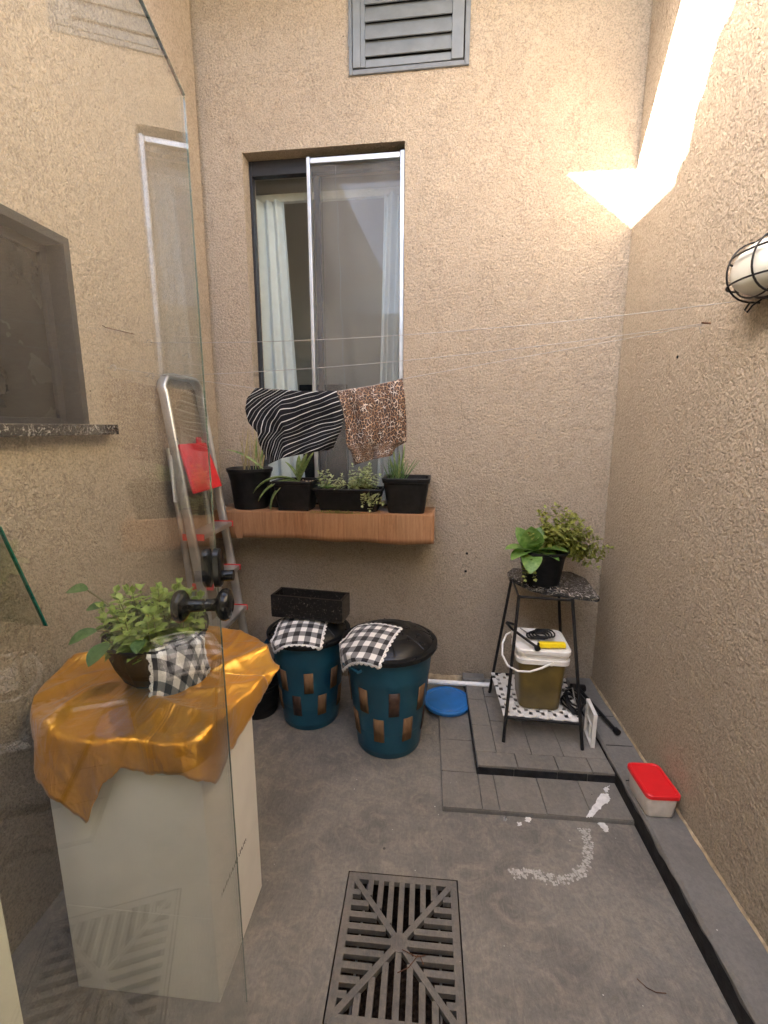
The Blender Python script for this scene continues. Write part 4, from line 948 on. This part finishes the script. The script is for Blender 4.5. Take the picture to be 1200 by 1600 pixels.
# cloth / tools on the lid
mb = MB(); 
for k in range(4):
    mb.tube([(.53+.045*math.cos(a)+.012*k, 2.065+.035*math.sin(a)*(1+.1*k), ZL+.006+.005*k+.003*math.sin(3*a)) for a in [i*.45 for i in range(14)]], .004, 6, closed=True)
tag(mb.build('cable_coil', M['rubber'], smooth=60), 'small dark coil of cable on the bucket lid', 'cable')
mb = MB(); rnd = random.Random(9)
for k in range(5):
    mb.tube([(.685+.035*math.cos(a)+.006*k, 2.0+.075*math.sin(a), zsh+.02+.014*k*.6+.01*math.sin(2*a+k)) for a in [i*.42 for i in range(15)]], .0045, 6, closed=True)
tag(mb.build('cable_coil', M['rubber'], smooth=60), 'black cable loop lying on the shelf beside the bucket', 'cable')
mb = MB(); mb.tube([(.66,2.1,zsh+.02),(.69,2.0,zsh+.10),(.70,1.94,zsh+.015)], .003, 6)
tag(mb.build('bent_wire', M['chrome'], smooth=60), 'pale bent wire leaning on the shelf beside the bucket', 'wire')
# hammer on the kerb
hm = thing('long_hammer', 'dark long-handled hammer lying on the kerb behind the stand', 'hammer', (.85, 2.05, .086))
MB().tube([(.80, 2.24, .125), (.872, 1.95, .103)], [.009, .008], 10).build('handle', M['blackmetal'], hm, smooth=50)
MB().tube([(.873, 1.945, .103), (.878, 1.925, .102)], .014, 12).build('handle_end', M['blackmetal'], hm, smooth=50)
MB().tube([(.765, 2.235, .13), (.835, 2.25, .12)], .02, 12).build('head', M['blackmetal'], hm, bevel=.003, smooth=40)

# pot on the stand
sc = Vector((.565, 2.19, ZG+.0225)); sp = thing('potted_plant', 'black pot with broad-leaved succulent and bushy green sprigs on the stand', 'potted plant', sc)
ring_pot([(0,0),(.082,0),(.085,.004),(.104,.13),(.106,.133),(.117,.155),(.122,.157),(.122,.168),(.117,.169),(.109,.155),(.105,.14),(0,.138)], sc, 32).build('pot', M['potblack'], sp, smooth=35)
MB().lathe([(0,.15),(.107,.146)], sc, 20).build('soil', M['soil'], sp)
rb = sc+Vector((-.06, -.05, .165))
for k, (d, L, wd, bn) in enumerate([((-1,-.3,.35), .105, .06, .25), ((-.75,-.5,.1), .10, .055, .35), ((-.15,-.2,1), .10, .07, -.1), ((.9,-.35,.4), .12, .058, .35), ((.75,-.6,.1), .1, .05, .3), ((-.25,-1,-.15), .105, .062, .5), ((-.55,.1,.8), .10, .045, .1), ((.3,.2,.9), .09, .05, .1), ((-.1,-.5,.6), .06, .035, .2), ((.2,-.4,.7), .055, .03, .2)]):
    mb = MB(); leaf(mb, rb, d, (0,0,1) if abs(d[2]) < .75 else (-.2,-1,.5), L*1.35, wd*1.5, bn, .16, 8); mb.build('leaf', M['broad'], sp, smooth=80)
ml, ms = MB(), MB(); rs = random.getstate(); random.seed(33)
for k in range(80):
    b = sc+Vector((random.uniform(-.01,.09), random.uniform(-.07,.06), .15)); tp = sc+Vector((random.gauss(.11,.075), random.uniform(-.1,.12), random.uniform(.17,.36)))
    tp.x = min(tp.x, XR-sc.x+sc.x-.06); tp.z = min(tp.z, sc.z+.4-.9*abs(tp.x-sc.x-.05)); sprig(ml, ms, b, tp, 8, .036, .024, .25, .9, .0013)
for k in range(12):
    b = sc+Vector((.1, random.uniform(-.06,.04), .16)); tp = sc+Vector((random.uniform(.16,.27), random.uniform(-.1,.03), random.uniform(.1,.2))); sprig(ml, ms, b, tp, 6, .034, .024, .3, .9, .0013)
for k in range(7):
    b = sc+Vector((-.09, -.075, .165)); tp = sc+Vector((random.uniform(-.11,-.05), -.125+random.uniform(-.01,.01), random.uniform(.04,.1))); sprig(ml, ms, b, tp, 5, .026, .016, .4, .9, .0013)
random.setstate(rs)
stuff(ml.build('foliage', M['olivef'], sp, smooth=80)); ms.build('stems', M['stem'], sp, smooth=80)['kind'] = 'stuff'

# ------------------------------------------------------------------ floor items
bl = thing('blue_lid', 'round blue plastic lid lying on the floor by the front bin', 'lid', (.128, 2.2, .02))
MB().lathe([(0,.0),(.112,.0),(.122,.004),(.126,.012),(.125,.022),(.118,.026),(.112,.026),(.108,.0235),(.104,.023),(.098,.027),(.09,.029),(.02,.0295),(0,.0295)], (.13, 2.203, .022), 48).build('disc', M['blue'], bl, smooth=35)
MB().tube([(-.02, 2.345, .058), (.375, 2.325, .066)], .0135, 14).build('white_pipe', M['pvc'], smooth=50)
tag(bpy.data.objects['white_pipe'], 'white plastic pipe lying along the foot of the back wall', 'pipe')
tag(MB(M=BM).box(.225, .345, -.085, -.02, .022, .083).build('concrete_block', M['kerb'], bevel=.006), 'grey concrete block against the back wall behind the pipe', 'block')
rc = thing('food_container', 'frosted food container with bright red lid on the right kerb', 'container', (.845, 1.55, .087))
RM_ = Matrix.Translation((.848, 1.556, .0868)) @ Matrix.Rotation(R(2), 4, 'Z')
def cl(hx_, hy_, r, z): return [(p[0], p[1], z) for p in rrect(-hx_, hx_, -hy_, hy_, r, 4)]
mb = MB(M=RM_); mb.rings([cl(.046,.070,.014,0), cl(.048,.072,.015,.003), cl(.054,.078,.017,.078)]); mb.build('tub', M['clear'], rc, smooth=40)
mb = MB(M=RM_); mb.rings([cl(.0545,.0785,.017,.0785), cl(.060,.084,.02,.0795), cl(.060,.084,.02,.092), cl(.057,.081,.019,.095), cl(.050,.074,.016,.095), cl(.048,.072,.016,.0925), cl(.02,.03,.01,.0923)]); mb.build('lid', M['red'], rc, smooth=40)

# paint marks on the floor
def splash(pts, z, label, mat='paint', name='paint_splash', group='paint marks on the floor'):
    mb = MB(); rnd = random.Random(len(label)+int(pts[0][0]*999)); out = []
    n = len(pts)
    for k in range(n):
        a = Vector(pts[k]); b = Vector(pts[(k+1) % n])
        for t in (0, .14, .28, .42, .56, .7, .84): q = a.lerp(b, t); out.append((q.x+rnd.uniform(-.0038,.0038), q.y+rnd.uniform(-.0038,.0038)))
    mb.prism(out, z, z+.0012); return tag(mb.build(name, M[mat]), label, 'paint mark', group)
def fl(px, py, z=0.0):
    d = at(px, py, 1.0)-CAM; t = (z-CAM.z)/d.z; q = CAM+d*t; return (q.x, q.y)
ZL_ = .0224
splash([fl(915,1278,.021), fl(930,1255,.021), fl(938,1240,.021), fl(950,1240,.021), fl(953,1250,.021), fl(940,1262,.021), fl(925,1277,.021)], ZL_, 'broad white paint smear on the low step near the kerb')
splash([fl(943,1232,.021), fl(952,1228,.021), fl(950,1238,.021), fl(946,1239,.021)], ZL_, 'small white paint dab above the broad smear on the step')
splash([fl(820,1274,.0), fl(826,1273), fl(831,1280), fl(826,1286), fl(821,1284)], .0012, 'white paint fleck on the floor in front of the step')
splash([fl(808,1286,.0), fl(813,1285), fl(815,1290), fl(810,1291)], .0012, 'tiny white paint fleck left of the larger fleck')
splash([fl(934,1286), fl(942,1282), fl(948,1290), fl(952,1300), fl(946,1300), fl(938,1293)], .0012, 'white paint blotch at the step edge close to the kerb')
splash([fl(787,1277), fl(790,1276), fl(791,1282), fl(788,1283)], .0012, 'leftmost tiny white paint fleck before the step')
mb = MB(); cpts = [fl(912,1296), fl(919,1315), fl(920,1335), fl(914,1355), fl(902,1368), fl(880,1376), fl(855,1374), fl(835,1366), fl(812,1363), fl(795,1370)]
rnd = random.Random(2); dense = []
for a, b in zip(cpts, cpts[1:]):
    for t in range(6): dense.append((a[0]*(1-t/6)+b[0]*t/6, a[1]*(1-t/6)+b[1]*t/6))
for k in range(len(dense)-1):
    p, q = Vector(dense[k]), Vector(dense[k+1]); d = (q-p).normalized(); nn = Vector((-d.y, d.x)); w_ = (.013+.008*rnd.random())
    for rep in range(7):
        c_ = p + nn*rnd.uniform(-w_, w_); r = rnd.uniform(.002, .006); vs = [mb.P((c_.x+r*rnd.uniform(.6,1.3)*math.cos(a), c_.y+r*rnd.uniform(.6,1.3)*math.sin(a), .0009+rep*.0002+.00001*k)) for a in (0,1.05,2.1,3.14,4.2,5.25)]; mb.f.append(vs)
o = tag(mb.build('scrape_mark', M['chalk']), 'curved pale scrape mark across the concrete floor', 'scrape mark'); stuff(o)
mb = MB(); mb.tube([(*fl(995,1530), .002), (*fl(1010,1545), .004), (*fl(1025,1552), .003), (*fl(1041,1553), .002)], .0011, 5); tag(mb.build('thin_wire', M['rust'], smooth=60), 'thin dark piece of wire on the floor near the kerb', 'wire')

# ------------------------------------------------------------------ clotheslines, hooks, laundry
def sag(a, b, s, n=24, fn=None):
    a, b = Vector(a), Vector(b); return [a.lerp(b, k/n) - Vector((0,0,(s*4*(k/n)*(1-k/n)) if fn is None else fn(k/n))) for k in range(n+1)]
HK = [(1.593, 1.655), (1.819, 1.650), (1.827, 1.781), (2.12, 1.773)]
NAIL = Vector((XR, 1.688, 1.785))
tag(MB().tube(sag((XL+.02,1.827,1.781), (XR-.02,1.45,1.80), .035), .0013, 6).build('clothesline', M['chrome'], smooth=60), 'upper thin clothesline running to the caged lamp', 'clothesline', 'clotheslines across the courtyard')
tag(MB().tube(sag((XL+.02,1.819,1.650), NAIL-Vector((.02,0,0)), .03), .0013, 6).build('clothesline', M['chrome'], smooth=60), 'middle thin clothesline just above the hanging laundry', 'clothesline', 'clotheslines across the courtyard')
a3 = Vector((XL+.02, 1.593, 1.655)); b3 = NAIL-Vector((.02, .0, .004)); y3 = lambda x: a3.y+(b3.y-a3.y)*(x-a3.x)/(b3.x-a3.x)
SA = [a3, at(400, 607, 1.63), at(470, 612, 1.634), at(525, 612, 1.637), at(585, 602, 1.64), at(629, 592, 1.642), b3]
tag(MB().tube(SA, .0012, 6).build('clothesline', M['chrome'], smooth=60), 'lowest clothesline sagging under the shorts and leopard cloth', 'clothesline', 'clotheslines across the courtyard')
names = ['screw hook nearest the left window holding the lowest clothesline', 'screw hook above the ladder holding the middle clothesline', 'screw hook of the upper clothesline on the left wall', 'empty screw hook on the left wall nearest the corner']
for k, (y, z) in enumerate(HK):
    pts = [(XL, y, z), (XL+.012, y, z)] + [(XL+.022+.010*math.cos(R(180-a)), y, z-.0+.010*math.sin(R(180-a))) for a in range(20, 300, 28)]
    tag(MB().tube(pts, .0018, 6).build('screw_hook', M['chrome'], smooth=60), names[k], 'hook', 'screw hooks on the left wall')
tag(MB().tube([(XL,1.59,1.797),(XL+.012,1.59,1.79),(XL+.013,1.745,1.797),(XL,1.75,1.802)], .0017, 6).build('wire_staple', M['rust'], smooth=60), 'long wire staple on the left wall right of the window', 'wire')
nl = thing('wall_nail', 'rusty nail on the right wall with the clothesline knot', 'nail', NAIL)
MB().tube([NAIL, NAIL+Vector((-.028,0,.002))], .003, 8).build('shank', M['rust'], nl, smooth=60)
MB().tube([NAIL+Vector((-.024,0,.002)), NAIL+Vector((-.03,.006,-.012)), NAIL+Vector((-.026,.0,-.03))], .0014, 6).build('knot_tail', M['chrome'], nl, smooth=60)
# dark nail holes in the walls
for (p_, lb_) in ((Vector((XR, *c_)) , l_) for c_, l_ in (((1.87, 1.705), 'dark nail hole in the right wall below the clothesline'),)):
    tag(MB().lathe([(0,.0005),(.006,.001),(.004,.004),(0,.005)], p_, 8, Matrix.Rotation(R(-90), 3, 'Y')).build('nail_hole', M['dark'], smooth=60), lb_, 'hole')
for (px_, py_, lb_) in ((730, 866, 'upper dark nail hole in the back wall right of the shelf'), (728, 894, 'lower dark nail hole in the back wall right of the shelf'), (734, 1055, 'dark round hole at the foot of the back wall by the pipe')):
    q = at(px_, py_, 2.42); q = bw(q.x, q.z, 0); tag(MB().lathe([(0,.0005),(.007,.001),(.004,.003),(0,.004)], q, 8, Matrix.Rotation(R(90), 3, 'X')).build('nail_hole', M['dark'], smooth=60), lb_, 'hole', 'nail holes in the back wall')

def interp(pts, t):
    k = min(len(pts)-2, max(0, int(t*(len(pts)-1)))); f = t*(len(pts)-1)-k; a, b = pts[k], pts[k+1]; return (a[0]*(1-f)+b[0]*f, a[1]*(1-f)+b[1]*f)
def hung(name, top, left, right, bot, Y, mat, label, cat, fold, n=40, m=44, seed=1):
    rg = random.Random(seed); ph = [rg.uniform(0, 6.28) for _ in range(4)]
    def sheet(dy, cut):
        G = []; U = []
        for i in range(n+1):
            v = i/n*cut; row = []; ur = []
            for j in range(m+1):
                s = j/m; T_ = interp(top, s); B_ = interp(bot, s); L_ = interp(left, v); R_ = interp(right, v)
                TL, TRr, BL, BR = top[0], top[-1], bot[0], bot[-1]
                qx = (1-v)*T_[0]+v*B_[0]+(1-s)*L_[0]+s*R_[0]-((1-s)*(1-v)*TL[0]+s*(1-v)*TRr[0]+(1-s)*v*BL[0]+s*v*BR[0])
                qy = (1-v)*T_[1]+v*B_[1]+(1-s)*L_[1]+s*R_[1]-((1-s)*(1-v)*TL[1]+s*(1-v)*TRr[1]+(1-s)*v*BL[1]+s*v*BR[1])
                w_ = fold*(v**.6)*(math.sin(s*13+ph[0]+v*2.2)+.6*math.sin(s*23+ph[1]-v*3)+.5*math.sin(s*5+v*9+ph[2]))
                row.append(at(qx, qy, Y(s)+dy*(min(1, v*6)) - w_)); ur.append((s, v))
            G.append(row); U.append(ur)
        return G, U
    t = thing(name, label, cat, at(*top[len(top)//2], Y(.5)))
    G, U = sheet(-.012, 1); MB().grid(G, U).build('front_panel', mat, t, smooth=180, solid=.0015)
    G, U = sheet(.022, .9); MB().grid(G, U).build('back_panel', mat, t, smooth=180, solid=.0015)
    return t
sh_ = hung('striped_shorts', [(400,606),(470,611),(526,611)], [(400,606),(386,622),(383,640),(388,660),(402,676),(404,692),(412,708),(419,726)], [(526,611),(532,632),(537,652),(534,668),(526,686),(520,702)], [(419,726),(440,716),(480,708),(520,702)], lambda s: 1.63+.007*s, M['stripes'], 'black shorts with white stripes hanging on the lowest clothesline', 'shorts', .013, seed=4)
hung('leopard_cloth', [(525,611),(560,606),(595,600),(629,591)], [(525,611),(535,635),(540,665),(541,695),(549,708),(553,727)], [(629,591),(633,620),(635,655),(635,690),(618,700),(612,712)], [(553,727),(575,720),(592,716),(612,712)], lambda s: 1.637+.005*s, M['leopard'], 'leopard print cloth hanging beside the striped shorts', 'cloth', .011, seed=9)

# ------------------------------------------------------------------ caged lamp on the right wall
LC = Vector((XR, 1.392, 1.866)); lamp = thing('bulkhead_lamp', 'oval frosted wall lamp in a black wire cage at the right edge', 'lamp', LC)
def lp(y, z, o): return Vector((XR-o, LC.y+y, LC.z+z))
def ell(a, b, o, n=28): return [lp(a*math.cos(2*math.pi*k/n), b*math.sin(2*math.pi*k/n), o) for k in range(n)]
LY, LZ = .112, .077
MB().rings([ell(LY,LZ,0), ell(LY,LZ,.018), ell(LY*.93,LZ*.93,.022)]).build('base', M['lidblack'], lamp, smooth=40)
mb = MB(); loops = []
for k in range(9):
    a = R(88*k/8); loops.append(ell(LY*.9*math.cos(a)**.6+.001, LZ*.9*math.cos(a)**.6+.001, .022+.078*math.sin(a)))
mb.rings(loops); mb.build('glass_dome', M['lampglass'], lamp, smooth=60)
for zz in (-.034, .034):
    MB().tube([lp(LY*1.02*math.cos(R(a)), zz, .012+.096*math.sin(R(a))**.7) for a in range(0, 181, 10)], .0026, 6).build('cage_wire', M['blackmetal'], lamp, smooth=60)
for yy in (-.05, .05):
    MB().tube([lp(yy, LZ*1.02*math.cos(R(a)), .012+.096*math.sin(R(a))**.7) for a in range(0, 181, 10)], .0026, 6).build('cage_wire', M['blackmetal'], lamp, smooth=60)
MB().tube(ell(LY*.93, LZ*.95, .055), .0026, 6, closed=True).build('cage_ring', M['blackmetal'], lamp, smooth=60)
MB().tube([lp(.03,-LZ-.004,.05), lp(.04,-LZ-.022,.055), lp(.028,-LZ-.03,.055), lp(.018,-LZ-.015,.05), lp(.0,-LZ-.004,.04)], .0026, 6).build('cage_clip', M['blackmetal'], lamp, smooth=60)
